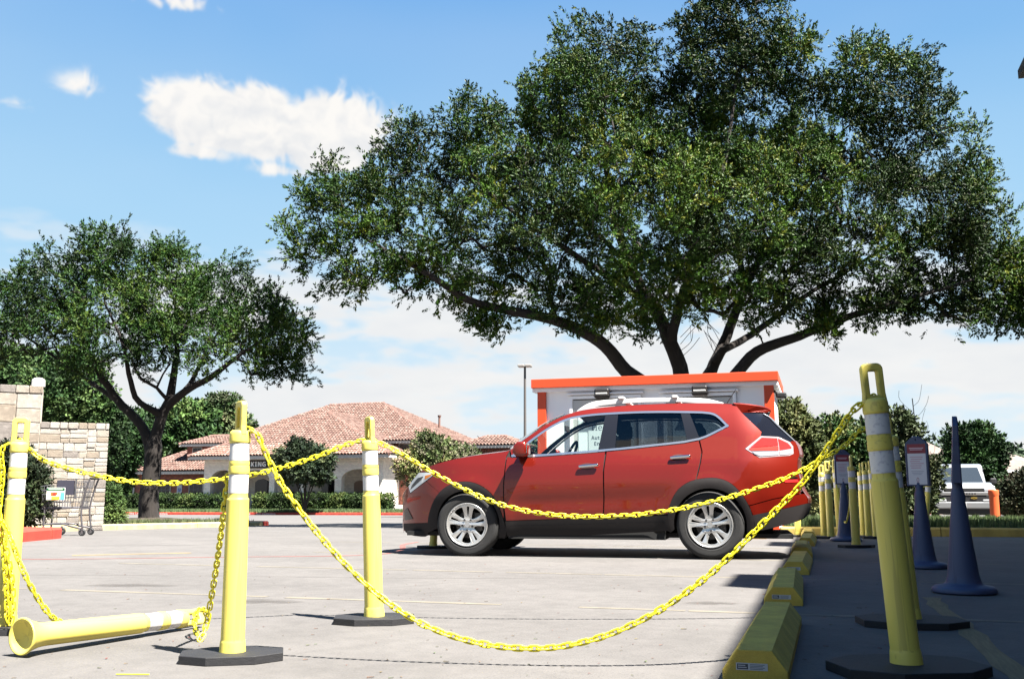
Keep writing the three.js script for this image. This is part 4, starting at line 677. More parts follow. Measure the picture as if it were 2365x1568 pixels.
// ------------------------------------------------------------------ the pickup in the far road
{
  const white = phys(0.22, 0.225, 0.23, 0.35, 0.3, { clearcoat: 1, clearcoatRoughness: 0.05 }), tr = thing('pickup_truck', 'silver white pickup truck facing the camera on the road beyond the grass', 'pickup truck', V(0, 0, 0));
  // local: x to its left, y up, z forward
  const q = P(2231, 1203, 34); tr.position.set(q.x, ground(q.z) + 0.015, q.z); tr.rotation.y = -0.31;
  const W = 1.0, sideProfile = (pts, w, bevel, x0 = -w / 2) => extrude(pts, w, bevel).rotateY(-Math.PI / 2).translate(w / 2, 0, 0);
  part('bonnet', sideProfile([[-1.35, 0.72], [-1.35, 1.30], [-0.3, 1.26], [-0.08, 1.20], [0.0, 1.1], [0.02, 0.72]], 1.86, 0.06), white, tr);
  part('cab', sideProfile([[-3.6, 0.5], [-3.6, 1.88], [-3.2, 1.93], [-2.2, 1.93], [-2.05, 1.89], [-1.3, 1.27], [-1.3, 0.5]], 1.78, 0.07), white, tr);
  part('bed', [span(-0.97, 0.97, 0.62, 1.3, -5.7, -3.65), ], white, tr);
  part('windscreen', poly([V(-0.80, 1.33, -1.24), V(0.80, 1.33, -1.24), V(0.72, 1.87, -1.90), V(-0.72, 1.87, -1.90)]), phys(0.02, 0.025, 0.028, 0.04, 0, { clearcoat: 1 }), tr);
  for (const s of [-1, 1]) part('side_window', [span(s * 0.893, s * 0.905, 1.33, 1.82, -2.5, -1.75).translate(0, 0, 0), span(s * 0.893, s * 0.905, 1.33, 1.82, -3.4, -2.58)], M.winDark, tr);
  const gr = part('grille', [rbox(1.62, 0.15, 0.06, 0.02, 0, 1.06, 0.09), rbox(1.36, 0.24, 0.06, 0.02, 0, 0.77, 0.10)], M.black, tr);
  part('grille_bar', rbox(1.74, 0.105, 0.05, 0.02, 0, 0.945, 0.12), M.silver, gr);
  for (let i = 0; i < 9; i++) part('grille_letter', box(0.05, 0.05, 0.01, (i - 4) * 0.085, 0.945, 0.148), M.darkGrey, gr);
  part('grille_emblem', [box(0.19, 0.05, 0.02, 0.3, 0.80, 0.14), box(0.075, 0.085, 0.02, 0.3, 0.80, 0.14)], mat(0.6, 0.42, 0.1, 0.35, 0.7), gr);
  for (const s of [-1, 1]) {
    part('headlight', rbox(0.36, 0.12, 0.1, 0.03, s * 0.80, 1.06, 0.085), phys(0.5, 0.52, 0.55, 0.1, 0.3, { clearcoat: 1 }), tr);
    part('fog_lamp', rbox(0.16, 0.2, 0.08, 0.03, s * 0.87, 0.74, 0.08), M.black, tr);
    part('fender', rbox(0.16, 0.72, 1.1, 0.06, s * 0.92, 0.86, -0.6), white, tr);
    const mi = part('side_mirror', rbox(0.2, 0.2, 0.1, 0.04, s * 1.13, 1.38, -1.35), M.black, tr); part('mirror_arm', box(0.12, 0.06, 0.06, s * 0.98, 1.33, -1.35), M.black, mi);
    for (const z of [-0.72, -4.4]) { const g = new THREE.Group(); g.name = 'wheel'; g.position.set(s * 0.86, 0.4, z); g.rotation.y = Math.PI / 2; tr.add(g); part('tyre', new THREE.TorusGeometry(0.29, 0.115, 10, 28), M.black, g); part('rim', new THREE.CylinderGeometry(0.22, 0.22, 0.14, 20).rotateX(Math.PI / 2), M.silver, g); }
  }
  part('bumper', [rbox(1.96, 0.24, 0.2, 0.05, 0, 0.56, 0.06), rbox(0.42, 0.2, 0.18, 0.04, 0.76, 0.66, 0.06), rbox(0.42, 0.2, 0.18, 0.04, -0.76, 0.66, 0.06)], white, tr);
  part('lower_valance', rbox(1.7, 0.2, 0.16, 0.04, 0, 0.36, 0.02), M.black, tr);
  part('number_plate', rbox(0.34, 0.17, 0.02, 0.005, -0.12, 0.55, 0.17), mat(0.7, 0.7, 0.7, 0.5), tr);
  part('chassis', [span(-0.8, 0.8, 0.3, 0.62, -5.6, -0.1)], M.black, tr);
  const b = P(2301, 1207, 30.5); const post = thing('orange_bollard', 'orange bollard post standing before the front of the pickup', 'bollard', V(b.x, ground(b.z), b.z));
  part('bollard_tube', new THREE.LatheGeometry(R([[0.17, 0], [0.17, 0.06], [0.135, 0.08], [0.135, 0.86], [0.15, 0.88], [0.15, 1.0], [0.135, 1.02], [0.09, 1.03], [0.0001, 1.035]]), 24), mat(0.72, 0.11, 0.02, 0.5), post);
}

// ------------------------------------------------------------------ the white and orange booth
{
  const b = thing('booth', 'small white booth with orange trim and skids behind the red car', 'booth', L(-2.8, 17.0), -PHI), D = 2.3, W0 = -1.9, W1 = 2.12;
  part('wall', [span(W0, W1, 0.14, 2.56, -D, -0.02)], M.boothWhite, b);
  part('roof', [span(-2.0, 2.22, 2.50, 2.66, -D - 0.1, 0.06)], M.boothWhite, b);
  part('fascia', [rbox(4.24, 0.155, 0.05, 0.008, 0.11, 2.645, 0.09), rbox(0.05, 0.155, D + 0.2, 0.008, -1.985, 2.645, -D / 2 - 0.02), rbox(0.05, 0.155, D + 0.2, 0.008, 2.205, 2.645, -D / 2 - 0.02)], M.orange, b);
  part('corner_trim', rbox(0.155, 2.42, 0.05, 0.006, W0 + 0.06, 1.35, 0.006), M.orange, b); part('corner_trim', rbox(0.16, 2.42, 0.05, 0.006, W1 - 0.05, 1.35, 0.006), M.orange, b);
  part('skid', [span(-1.95, 2.14, 0.03, 0.16, -0.14, 0.02)], M.orange, b); part('skid', [span(-1.95, 2.14, 0.03, 0.16, -D, -D + 0.16)], M.orange, b);
  const poster = canvasTex(256, 512, (g, w, h) => { g.fillStyle = '#dfe9ea'; g.fillRect(0, 0, w, h); g.fillStyle = '#3a4654'; g.font = '74px serif'; g.fillText('He', 24, 72); g.font = 'bold 44px sans-serif'; g.fillText('Aut', 24, 150); g.fillText('En', 46, 200); });
  const frameM = mat(0.66, 0.65, 0.62, 0.5), paneM = phys(0.60, 0.66, 0.66, 0.08, 0, { clearcoat: 1 });
  for (const [x0, x1, top] of [[-1.28, -0.12, 2.36], [0.36, 1.48, 2.35]]) {
    const d = part('door', [span(x0, x1, 0.18, top, -0.02, 0.012)], frameM, b);
    part('door_frame', [span(x0 - 0.05, x0, 0.16, top + 0.05, -0.02, 0.03), span(x1, x1 + 0.05, 0.16, top + 0.05, -0.02, 0.03), span(x0, x1, top, top + 0.05, -0.02, 0.03)], M.boothWhite, d);
    part('rain_lip', rbox(x1 - x0 + 0.2, 0.03, 0.07, 0.008, (x0 + x1) / 2, top + 0.085, 0.03), M.boothWhite, d);
    part('door_pane', span(x0 + 0.10, x1 - 0.08, 0.95, top - 0.18, 0.012, 0.018), paneM, d);
    part('door_gap', span(x0 + 0.01, x1 - 0.01, top - 0.022, top - 0.006, 0.012, 0.016), M.darkGrey, d);
  }
  part('door_poster', new THREE.PlaneGeometry(0.52, 1.04).translate(-0.74, 1.43, 0.0245), mat(1, 1, 1, 0.4, 0, { map: poster }), b);
  for (const x of [-0.74, 0.94]) {
    const l = part('wall_lamp', [rbox(0.26, 0.165, 0.14, 0.03, x, 2.44, 0.06)], mat(0.018, 0.014, 0.013, 0.45), b);
    part('lamp_lens', rbox(0.205, 0.028, 0.02, 0.008, x, 2.435, 0.13), mat(0.75, 0.74, 0.7, 0.2), l); part('lamp_ledge', rbox(0.27, 0.02, 0.16, 0.006, x, 2.40, 0.075), mat(0.018, 0.014, 0.013, 0.45), l);
  }
  const sl = part('flood_lamp', [rbox(0.17, 0.1, 0.2, 0.03, W1 + 0.14, 2.34, -0.16)], M.black, b); part('lamp_arm', bar(V(W1, 2.42, -0.16), V(W1 + 0.12, 2.38, -0.16), 0.025), M.black, sl);
  // odds and ends of timber lying under its front edge
  const tb = thing('timber_offcuts', 'short timber blocks lying on the ground in front of the white booth', 'timber', L(-2.8, 16.6), -PHI), r = rng(31);
  for (let i = 0; i < 9; i++) { const m = part('timber_block', rbox(0.18 + 0.3 * r(), 0.07, 0.10, 0.006), i % 3 ? M.timber : mat(0.62, 0.2, 0.05, 0.8), tb); m.position.set(-1.6 + i * 0.42 + 0.1 * r(), 0.036, 0.1 * r()); m.rotation.y = (r() - 0.5) * 0.5; }
  const mt = thing('ribbed_mat', 'grey ribbed ramp plate on the ground behind the rear wheel of the car', 'ramp', L(-2.1, 15.9), -PHI);
  for (let i = 0; i < 4; i++) part('ramp_rib', span(-0.6, 0.6, 0.0, 0.03 + 0.025 * i, -0.14 - 0.16 * i, -0.02 - 0.16 * i), mat(0.30, 0.29, 0.29, 0.7), mt);
}
// ------------------------------------------------------------------ the tall store front on the right: out of the frame but for the corner of its eave; its shade covers the near right
{
  const HB = 8.4, se = -0.42 + 0.507 * HB, st = thing('store_building', 'dark eave corner of a tall store at the right edge of the picture', 'building', L(se, 0), -PHI);
  const wallM = mat(0.22, 0.19, 0.16, 0.9, 0, { map: T.stone });
  const T1 = 19.3, T0 = -26;          // local: x away from the lot, z towards the camera (= -t)
  part('wall', [span(1.0, 30, -0.3, HB - 0.05, -T1 + 1.0, -T0)], wallM, st);
  part('eave', [span(0.0, 31, HB - 0.16, HB, -T1, -T0 + 0.5), span(0.22, 31, HB - 0.42, HB - 0.16, -T1 + 0.28, -T0)], mat(0.03, 0.028, 0.026, 0.7), st);
  for (let i = 0; i < 5; i++) { const t = 8.35 - 1.86 + (i - 3) * 6.42; part('raised_parapet', [span(0.0, 1.2, HB, HB + 0.62, -t - 0.62, -t + 0.62)], mat(0.03, 0.028, 0.026, 0.7), st); }
}
// ------------------------------------------------------------------ lamp mast
{
  const q = P(1213, 1165, 52), top = P(1213, 846, 52), m = thing('lamp_mast', 'tall parking lot light mast with two flat heads left of the booth', 'street lamp', V(q.x, ground(q.z), q.z), -0.15), h = top.y - ground(q.z);
  part('mast', [bar(V(0, 0, 0), V(0, h, 0), 0.085, 0.06, 12), new THREE.CylinderGeometry(0.25, 0.27, 0.6, 16).translate(0, 0.3, 0)], mat(0.10, 0.09, 0.085, 0.6), m);
  for (const s of [-1, 1]) { const a = part('lamp_head', rbox(0.34, 0.12, 0.5, 0.03, s * 0.19, h + 0.02, 0), mat(0.30, 0.28, 0.26, 0.5), m); part('lamp_lens', box(0.28, 0.01, 0.4, s * 0.19, h - 0.045, 0), mat(0.6, 0.6, 0.58, 0.3), a); }
}
// ------------------------------------------------------------------ the tile roofed building across the road
const TILE = [0, 1, 2].map((k) => new THREE.CylinderGeometry(0.098 + 0.004 * k, 0.112 + 0.004 * k, 0.44, 6, 1, true, -Math.PI / 2, Math.PI));
const tileMats = [[0.235, 0.132, 0.100], [0.265, 0.160, 0.127], [0.185, 0.095, 0.072], [0.29, 0.188, 0.152], [0.225, 0.12, 0.09]].map((c) => mat(...c, 0.85));
{
  const O = P(467, 1160, 78), Yg = ground(-76), B = thing('tile_roof_building', 'low white and brick building with hipped clay tile roofs across the road', 'building', V(O.x, Yg, O.z), -PHI), up = (y) => y - Yg;
  const pan = mat(0.05, 0.022, 0.016, 0.9), trim = mat(0.62, 0.60, 0.56, 0.6);
  const r = rng(99), cand = [];
  function slope(verts, parent, name = 'roof') { // a tiled roof plane; verts run along the eave first
    const [a, b] = verts, ex = b.clone().sub(a).normalize(), nn = ex.clone().cross(verts[2].clone().sub(a)).normalize(); if (nn.y < 0) nn.negate();
    const ey = nn.clone().cross(ex); if (ey.y < 0) ey.negate();   // up the slope
    const flat = verts.map((v) => { const d = v.clone().sub(a); return [d.dot(ex), d.dot(ey)]; });
    const m = part(name, [poly(verts), poly(verts.map((v) => v.clone().addScaledVector(nn, -0.12)))], pan, parent);
    const inside = (x, y) => { let c = false; for (let i = 0, j = flat.length - 1; i < flat.length; j = i++) { const [xi, yi] = flat[i], [xj, yj] = flat[j]; if ((yi > y) !== (yj > y) && x < (xj - xi) * (y - yi) / (yj - yi) + xi) c = !c; } return c; };
    const xs = flat.map((f) => f[0]), ys = flat.map((f) => f[1]), basis = new THREE.Matrix4(), q = ey.clone().multiplyScalar(-1), tilt = new THREE.Matrix4().makeRotationX(-0.10);
    for (let y = 0.16; y < Math.max(...ys); y += 0.36) for (let x = Math.min(...xs) + 0.13; x < Math.max(...xs); x += 0.262) if (inside(x, y) || (y < 0.2 && inside(x, 0.3))) {
      const p = a.clone().addScaledVector(ex, x + (r() - 0.5) * 0.012).addScaledVector(ey, y).addScaledVector(nn, 0.012 + 0.02 * r());
      // cylinder axis (y) up the slope, bulge (z) along the normal
      basis.makeBasis(ey.clone().cross(nn), ey, nn).setPosition(p);
      cand.push([basis.clone().multiply(tilt), m]);
    }
    return m;
  }
  const cap = (a, b, parent) => part('ridge_cap', (() => { const n = Math.max(1, Math.round(a.distanceTo(b) / 0.4)), l = []; for (let i = 0; i < n; i++) l.push(bar(a.clone().lerp(b, i / n), a.clone().lerp(b, (i + 1.15) / n), 0.13, 0.105, 7)); return l; })(), tileMats[2], parent);
  const y = (v) => up(v);
  // main hip
  const e = 2.62, A = V(-9.2, y(e), -2.3), Bq = V(21.2, y(e + 0.25), -2.3), Cq = V(21.2, y(e + 0.25), -25.5), Dq = V(-9.2, y(e), -25.5), R0 = V(3.4, y(8.72), -14), R1 = V(8.7, y(8.82), -14);
  const roof = slope([A, Bq, R1, R0], B); slope([Bq, Cq, R1], B); slope([Dq, A, R0], B); slope([Cq, Dq, R0, R1], B);
  cap(A, R0, roof); cap(R0, R1, roof); cap(Bq, R1, roof);
  // front hip over the arcade
  const F0 = V(-1.05, y(3.66), 0.75), F1 = V(15.95, y(3.66), 0.75), Fa = V(7.05, y(7.5), -6.6), Fb = V(7.05, y(7.5), -13), F2 = V(15.95, y(3.66), -9), F3 = V(-1.05, y(3.66), -9);
  const porch = slope([F0, F1, Fa], B, 'porch_roof'); slope([F1, F2, Fb, Fa], B, 'porch_roof'); slope([F3, F0, Fa, Fb], B, 'porch_roof');
  cap(F0, Fa, porch); cap(F1, Fa, porch); cap(Fa, Fb, porch);
  // two brick lanterns through the lower roof and the end block
  const lantern = (x0, x1, z, eave, over, hip) => {
    const t = part('dormer', [uvBox(span(x0, x1, y(2.0), y(eave), z - 3.2, z), 1)], M.brick, B);
    const a = V(x0 - over, y(eave), z + over), b = V(x1 + over, y(eave), z + over), c = V(x1 + over, y(eave), z - 3.2 - over), d = V(x0 - over, y(eave), z - 3.2 - over), ap0 = V(x0 + hip, y(eave + 0.78), z - 1.6), ap1 = V(x1 - hip, y(eave + 0.78), z - 1.6);
    const m = slope([a, b, ap1, ap0], B, 'dormer_roof'); slope([b, c, ap1], B, 'dormer_roof'); slope([d, a, ap0], B, 'dormer_roof'); cap(a, ap0, m); cap(b, ap1, m); cap(ap0, ap1, m);
    part('fascia', [span(x0 - over + 0.02, x1 + over - 0.02, y(eave) - 0.2, y(eave) - 0.01, z + over - 0.06, z + over - 0.02), span(x0 - over + 0.02, x0 - over + 0.06, y(eave) - 0.2, y(eave) - 0.01, z - 3, z + over)], trim, t);
    return t;
  };
  const windowAt = (x0, x1, y0, y1, z, parent, cols = 2, rows = 3) => {
    const w = part('window', [span(x0, x1, y(y0), y(y1), z + 0.005, z + 0.02)], M.winDark, parent), mu = [];
    for (let i = 1; i < cols; i++) mu.push(span(lerp(x0, x1, i / cols) - 0.015, lerp(x0, x1, i / cols) + 0.015, y(y0), y(y1), z + 0.02, z + 0.03));
    for (let i = 1; i < rows; i++) mu.push(span(x0, x1, y(lerp(y0, y1, i / rows)) - 0.015, y(lerp(y0, y1, i / rows)) + 0.015, z + 0.022, z + 0.032));
    part('window_bars', mu, mat(0.25, 0.24, 0.23, 0.6), w);
    part('window_frame', [span(x0 - 0.06, x0, y(y0) - 0.06, y(y1) + 0.06, z, z + 0.06), span(x1, x1 + 0.06, y(y0) - 0.06, y(y1) + 0.06, z, z + 0.06), span(x0, x1, y(y1), y(y1) + 0.06, z, z + 0.06), span(x0, x1, y(y0) - 0.06, y(y0), z, z + 0.06)], trim, w); return w;
  };
  const dl = lantern(-4.35, 0.0, -3.9, 4.85, 0.5, 1.4); windowAt(-3.75, -2.95, 2.95, 4.55, -3.9, dl, 2, 2);
  const dr = lantern(13.7, 18.2, -4.0, 4.85, 0.5, 1.4); windowAt(14.7, 15.5, 2.9, 4.6, -4, dr, 2, 3);
  lantern(20.3, 24.4, -3.2, 4.35, 0.45, 1.3);
  // walls
  const wing = part('wing_wall', uvBox(span(-8.6, 0.2, 0, y(e) - 0.02, -8, -3), 1), M.brick, B); part('wing_wall', uvBox(span(15.0, 20.6, 0, y(e + 0.2), -8, -3), 1), M.brick, B);
  part('fascia', [span(-9.2, -0.2, y(e) - 0.24, y(e) - 0.02, -2.42, -2.34), span(15.6, 21.2, y(e + 0.25) - 0.22, y(e + 0.2), -2.42, -2.34), span(-9.2, -9.12, y(e) - 0.24, y(e) - 0.02, -20, -2.34)], trim, B);
  part('downpipe', [span(-8.66, -8.54, 0, y(e) - 0.1, -2.95, -2.84)], trim, B);
  windowAt(-6.35, -5.15, -0.1, 1.75, -3, wing, 3, 3); windowAt(-3.3, -2.1, -0.1, 1.75, -3, wing, 3, 3); windowAt(16.3, 17.9, -0.1, 2.0, -3, wing, 3, 3); windowAt(18.6, 19.8, -0.1, 2.0, -3, wing, 3, 3);
  part('end_block', [uvBox(span(20.4, 24.3, 0, y(4.3), -6.4, -3.2), 1)], M.brick, B);
  part('stone_plinth', [span(15.2, 17.4, 0, 0.72, -2.8, -1.6)], M.whitePaint, B);
  const ns = part('notice_board', span(-4.48, -4.02, y(0.85), y(1.52), -2.995, -2.95), mat(0.75, 0.75, 0.75, 0.5), B, 'white notice with a blue accessible symbol');
  part('notice_symbol', [span(-4.38, -4.12, y(0.98), y(1.26), -2.95, -2.94)], mat(0.05, 0.14, 0.5, 0.5), ns); part('symbol_figure', [new THREE.CircleGeometry(0.04, 12).translate(-4.25, y(1.21), -2.936), new THREE.TorusGeometry(0.06, 0.014, 6, 16).translate(-4.25, y(1.08), -2.934)], mat(0.8, 0.8, 0.8, 0.5), ns);
  // arcade
  const piers = [[0, 0.6], [2.9, 3.35], [5.75, 6.2], [8.35, 8.8], [11.25, 11.8], [14.6, 15.15]], holes = [];
  for (let i = 0; i < 5; i++) { const x0 = piers[i][1], x1 = piers[i + 1][0], sp = y(1.85), hh = [[x0, 0.02], [x0, sp]]; for (let k = 1; k < 14; k++) { const a = Math.PI * (1 - k / 14); hh.push([(x0 + x1) / 2 + (x1 - x0) / 2 * Math.cos(a), sp + 0.75 * Math.sin(a)]); } hh.push([x1, sp], [x1, 0.02]); holes.push(hh); }
  part('arcade_wall', extrude([[0, 0], [15.15, 0], [15.15, y(3.5)], [0, y(3.5)]], 0.5, 0, holes).translate(0, 0, -0.5), M.whiteBrick, B);
  for (const [x0, x1] of piers) { const c = (x0 + x1) / 2, g = new THREE.CylinderGeometry(0.36, 0.46, 1.45, 4, 1).rotateY(Math.PI / 4).translate(c, 0.725, -0.22); part('pier_foot', g, M.whitePaint, B); }
  part('porch_fascia', [span(-1.05, 15.95, y(3.66) - 0.26, y(3.66) - 0.03, 0.62, 0.70), span(-1.05, 15.95, y(3.66) - 0.1, y(3.66) - 0.06, -3, 0.62), span(-1.05, -0.97, y(3.66) - 0.26, y(3.66) - 0.03, -6, 0.62), span(15.87, 15.95, y(3.66) - 0.26, y(3.66) - 0.03, -6, 0.62)], trim, B);
  const back = part('porch_back_wall', [uvBox(span(0, 15.15, 0, y(3.5), -3.2, -2.6), 1), uvBox(span(0, 0.3, 0, y(3.5), -2.6, -0.5), 1), uvBox(span(14.85, 15.15, 0, y(3.5), -2.6, -0.5), 1)], M.whiteBrick, B);
  const arched = (x0, x1, sp, rise, z, m, name) => { const o = [[x0, 0.1], [x1, 0.1], [x1, y(sp)]]; for (let k = 1; k < 10; k++) { const a = Math.PI * k / 10; o.push([(x0 + x1) / 2 + (x1 - x0) / 2 * Math.cos(a), y(sp) + rise * Math.sin(a)]); } o.push([x0, y(sp)]); return part(name, extrude(o, 0.05).translate(0, 0, z), m, back); };
  arched(3.0, 4.25, 1.6, 0.35, -2.59, M.winDark, 'arched_window'); arched(8.85, 10.0, 1.6, 0.35, -2.59, M.winDark, 'arched_window'); arched(5.4, 7.3, 1.6, 0.3, -2.59, M.winDark, 'entrance_door');
  arched(0.9, 1.7, 1.5, 0.3, -2.59, M.brick, 'brick_panel');
  part('meter_box', span(8.05, 8.25, y(0.75), y(1.0), -2.6, -2.45), M.darkGrey, back);
  const hb = arched(11.6, 12.75, 1.55, 0.25, -2.585, M.herring, 'herringbone_panel'), hu = hb.geometry.attributes.uv; for (let i = 0; i < hu.count; i++) hu.setXY(i, hu.getX(i) / 0.9, hu.getY(i) / 1.8); T.herring.wrapS = T.herring.wrapT = THREE.RepeatWrapping;
  for (const [x, z, yy] of [[-1.0, -12.2, 6.6], [14.8, -12.2, 7.0]]) part('roof_vent', [bar(V(x, y(yy) - 0.6, z), V(x, y(yy) + 0.35, z), 0.1), new THREE.CylinderGeometry(0.16, 0.13, 0.16, 10).translate(x, y(yy) + 0.38, z)], tileMats[2], B);
  // the name board: dark channel letters' box, white letters
  const sg = part('name_board', rbox(2.3, 0.62, 0.08, 0.02, 5.2, y(3.03), 0.06), mat(0.022, 0.016, 0.014, 0.6), B);
  const font = await new FontLoader().loadAsync('fonts/droid/droid_sans_bold.typeface.json'); let lx = 4.17;
  for (const ch of 'KING') { const g = new TextGeometry(ch, { font, size: 0.36, depth: 0.06, curveSegments: 4 }); g.computeBoundingBox(); const w = g.boundingBox.max.x; part('sign_letter', g.translate(lx, y(2.85), 0.105), mat(1.2, 1.2, 1.2, 0.5), sg); lx += w + 0.05; }
  // tiles: the nearest three hundred singly, the rest as one
  const cl = B.worldToLocal ? (() => { B.updateMatrixWorld(true); return B.worldToLocal(V(0, EYE, 0)); })() : V(46, 1, 68);
  const front = cand.filter(([m, o]) => o === porch).sort((p, q) => p[0].elements[13] - q[0].elements[13]).slice(0, 290), set = new Set(front);
  for (const [m] of front) { const k = Math.floor(r() * 15), o = part('roof_tile', TILE[k % 3], tileMats[k % 5], porch); o.applyMatrix4(m); }
  const rest = cand.filter((c) => !set.has(c)).filter(([m]) => V(0, 0, 1).transformDirection(m).dot(cl.clone().sub(V().setFromMatrixPosition(m))) > -2);
  const im = new THREE.InstancedMesh(TILE[1], mat(1, 1, 1, 0.85), rest.length); im.name = 'roof_tiles'; im.userData.kind = 'stuff'; im.castShadow = im.receiveShadow = true;
  rest.forEach(([m], i) => { im.setMatrixAt(i, m); const c = tileMats[Math.floor(r() * 5)].color; im.setColorAt(i, c.clone().multiplyScalar(0.9 + 0.2 * r())); }); B.add(im);
}
// kerb, grass and hedge before it
{
  const k0 = G(925, 1190), t0 = k0.dot(NX), kp = (s) => L(s, t0);
  const K = kerb('fire_lane_kerb', 'long red kerb with stencilled fire lane wording across the road', 'kerb', [kp(-62), kp(-45), kp(-30), kp(-18)], 0.17, 0.3, M.kerbRed, 12);
  const words = canvasTex(512, 40, (g, w, h) => { g.fillStyle = '#b5382c'; g.fillRect(0, 0, w, h); g.fillStyle = '#f2e4de'; g.font = 'bold 36px sans-serif'; g.fillText('FIRE LANE', 20, 33); g.fillText('NO PARKING', 262, 33); });
  for (const [u, w] of [[696, 3.6], [415, 3.8]]) { const q = G(u, 1188), s = q.dot(AX); const m = part('kerb_lettering', new THREE.PlaneGeometry(w, 0.15), mat(1, 1, 1, 0.8, 0, { map: words }), K); const p = kp(s); m.position.set(p.x - 0.156 * NX.x, p.y + 0.078, p.z - 0.156 * NX.z); m.rotation.y = -PHI; }
  const lawn = [L(-62, t0 + 0.14), L(-15, t0 + 0.14), L(-15, t0 + 4.2), L(-62, t0 + 4.2)].map((p) => p.setY(ground(p.z) + 0.13)); struct('lawn_strip', poly(lawn, 0.4), M.grassBase);
}
// the far kerb at the right, in the store's shade, and the grass behind it
{
  const t0 = 18.9;
  kerb('yellow_far_kerb', 'shaded yellow kerb crossing behind the far posts and the blue sign stands', 'kerb', [L(-0.9, t0), L(2, t0), L(6, t0), L(12, t0), L(22, t0)], 0.15, 0.22, [M.kerbYellow, M.kerbYellow, M.kerbPale], 14);
  const q = [L(-1.2, t0 + 0.1), L(26, t0 + 0.1), L(26, t0 + 9.5), L(-1.2, t0 + 9.5)].map((p) => p.setY(ground(p.z) + 0.12)); struct('verge_ground', poly(q, 0.4), M.grassBase);
}

// ------------------------------------------------------------------ plants
const leafMat = (c, rough = 0.55) => mat(...c, rough);
function sprig(n, len, wid, size, seed) { // a twig tip with n folded leaves
  const r = rng(seed), pos = [], ix = [], nor = [];
  for (let i = 0; i < n; i++) {
    const k = (i + 0.5) / n, base = V((r() - 0.5) * 0.1 * size, k * size, (r() - 0.5) * 0.1 * size), a = i * 2.4 + r(), el = 0.1 + 0.9 * r() + 0.5 * k;
    const d = V(Math.cos(a) * Math.cos(el), Math.sin(el), Math.sin(a) * Math.cos(el)), s = V(-Math.sin(a), (r() - 0.5) * 0.9, Math.cos(a)).normalize(), up = d.clone().cross(s), l = len * (0.7 + 0.6 * r()), w = wid * (0.8 + 0.4 * r());
    const tip = base.clone().addScaledVector(d, l), m = base.clone().addScaledVector(d, l * 0.45), A = m.clone().addScaledVector(s, w / 2).addScaledVector(up, w * 0.18), B = m.clone().addScaledVector(s, -w / 2).addScaledVector(up, w * 0.18), o = pos.length / 3;
    for (const p of [base, A, tip, B]) pos.push(p.x, p.y, p.z); ix.push(o, o + 1, o + 2, o, o + 2, o + 3);
  }
  const g = new THREE.BufferGeometry(); g.setAttribute('position', new THREE.Float32BufferAttribute(pos, 3)); g.setIndex(ix); const q = g.toNonIndexed(); q.computeVertexNormals(); return q;
}
const OAK = sprig(11, 0.085, 0.040, 0.20, 3), BROAD = sprig(9, 0.17, 0.10, 0.34, 4), FAR = sprig(9, 0.36, 0.22, 0.7, 5), FINE = sprig(10, 0.05, 0.026, 0.13, 6);
function crown(parent, geo, spots, colors, seed, size = [0.8, 1.3], rough = 0.5, name = 'crown') {
  const r = rng(seed), im = new THREE.InstancedMesh(geo, phys(1, 1, 1, rough, 0, { specularIntensity: 0.3 }), spots.length), o = new THREE.Object3D(), c = new THREE.Color();
  im.name = name; im.userData.kind = 'stuff'; im.castShadow = im.receiveShadow = true;
  spots.forEach((p, i) => {
    o.position.copy(p); const d = p.dir ?? V(0, 1, 0);
    o.quaternion.setFromUnitVectors(V(0, 1, 0), V(d.x + (r() - 0.5) * 1.5, d.y + (r() - 0.5) * 1.5 + 0.15, d.z + (r() - 0.5) * 1.5).normalize()); o.rotateY(r() * 6.283);
    o.scale.setScalar(lerp(...size, r())); o.updateMatrix(); im.setMatrixAt(i, o.matrix);
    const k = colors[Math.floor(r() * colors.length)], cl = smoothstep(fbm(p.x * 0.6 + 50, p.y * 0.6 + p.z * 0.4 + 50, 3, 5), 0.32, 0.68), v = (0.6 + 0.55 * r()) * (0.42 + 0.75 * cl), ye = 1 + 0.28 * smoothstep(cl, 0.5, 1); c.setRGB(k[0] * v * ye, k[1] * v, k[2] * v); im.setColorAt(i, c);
  });
  parent.add(im); return im;
}
const inLobe = (l, r, shell) => { let v; do v = V(r() * 2 - 1, r() * 2 - 1, r() * 2 - 1); while (v.lengthSq() > 1 || v.lengthSq() < shell * r()); return V(l[0] + v.x * l[3], l[1] + v.y * l[4], l[2] + v.z * l[5]); };
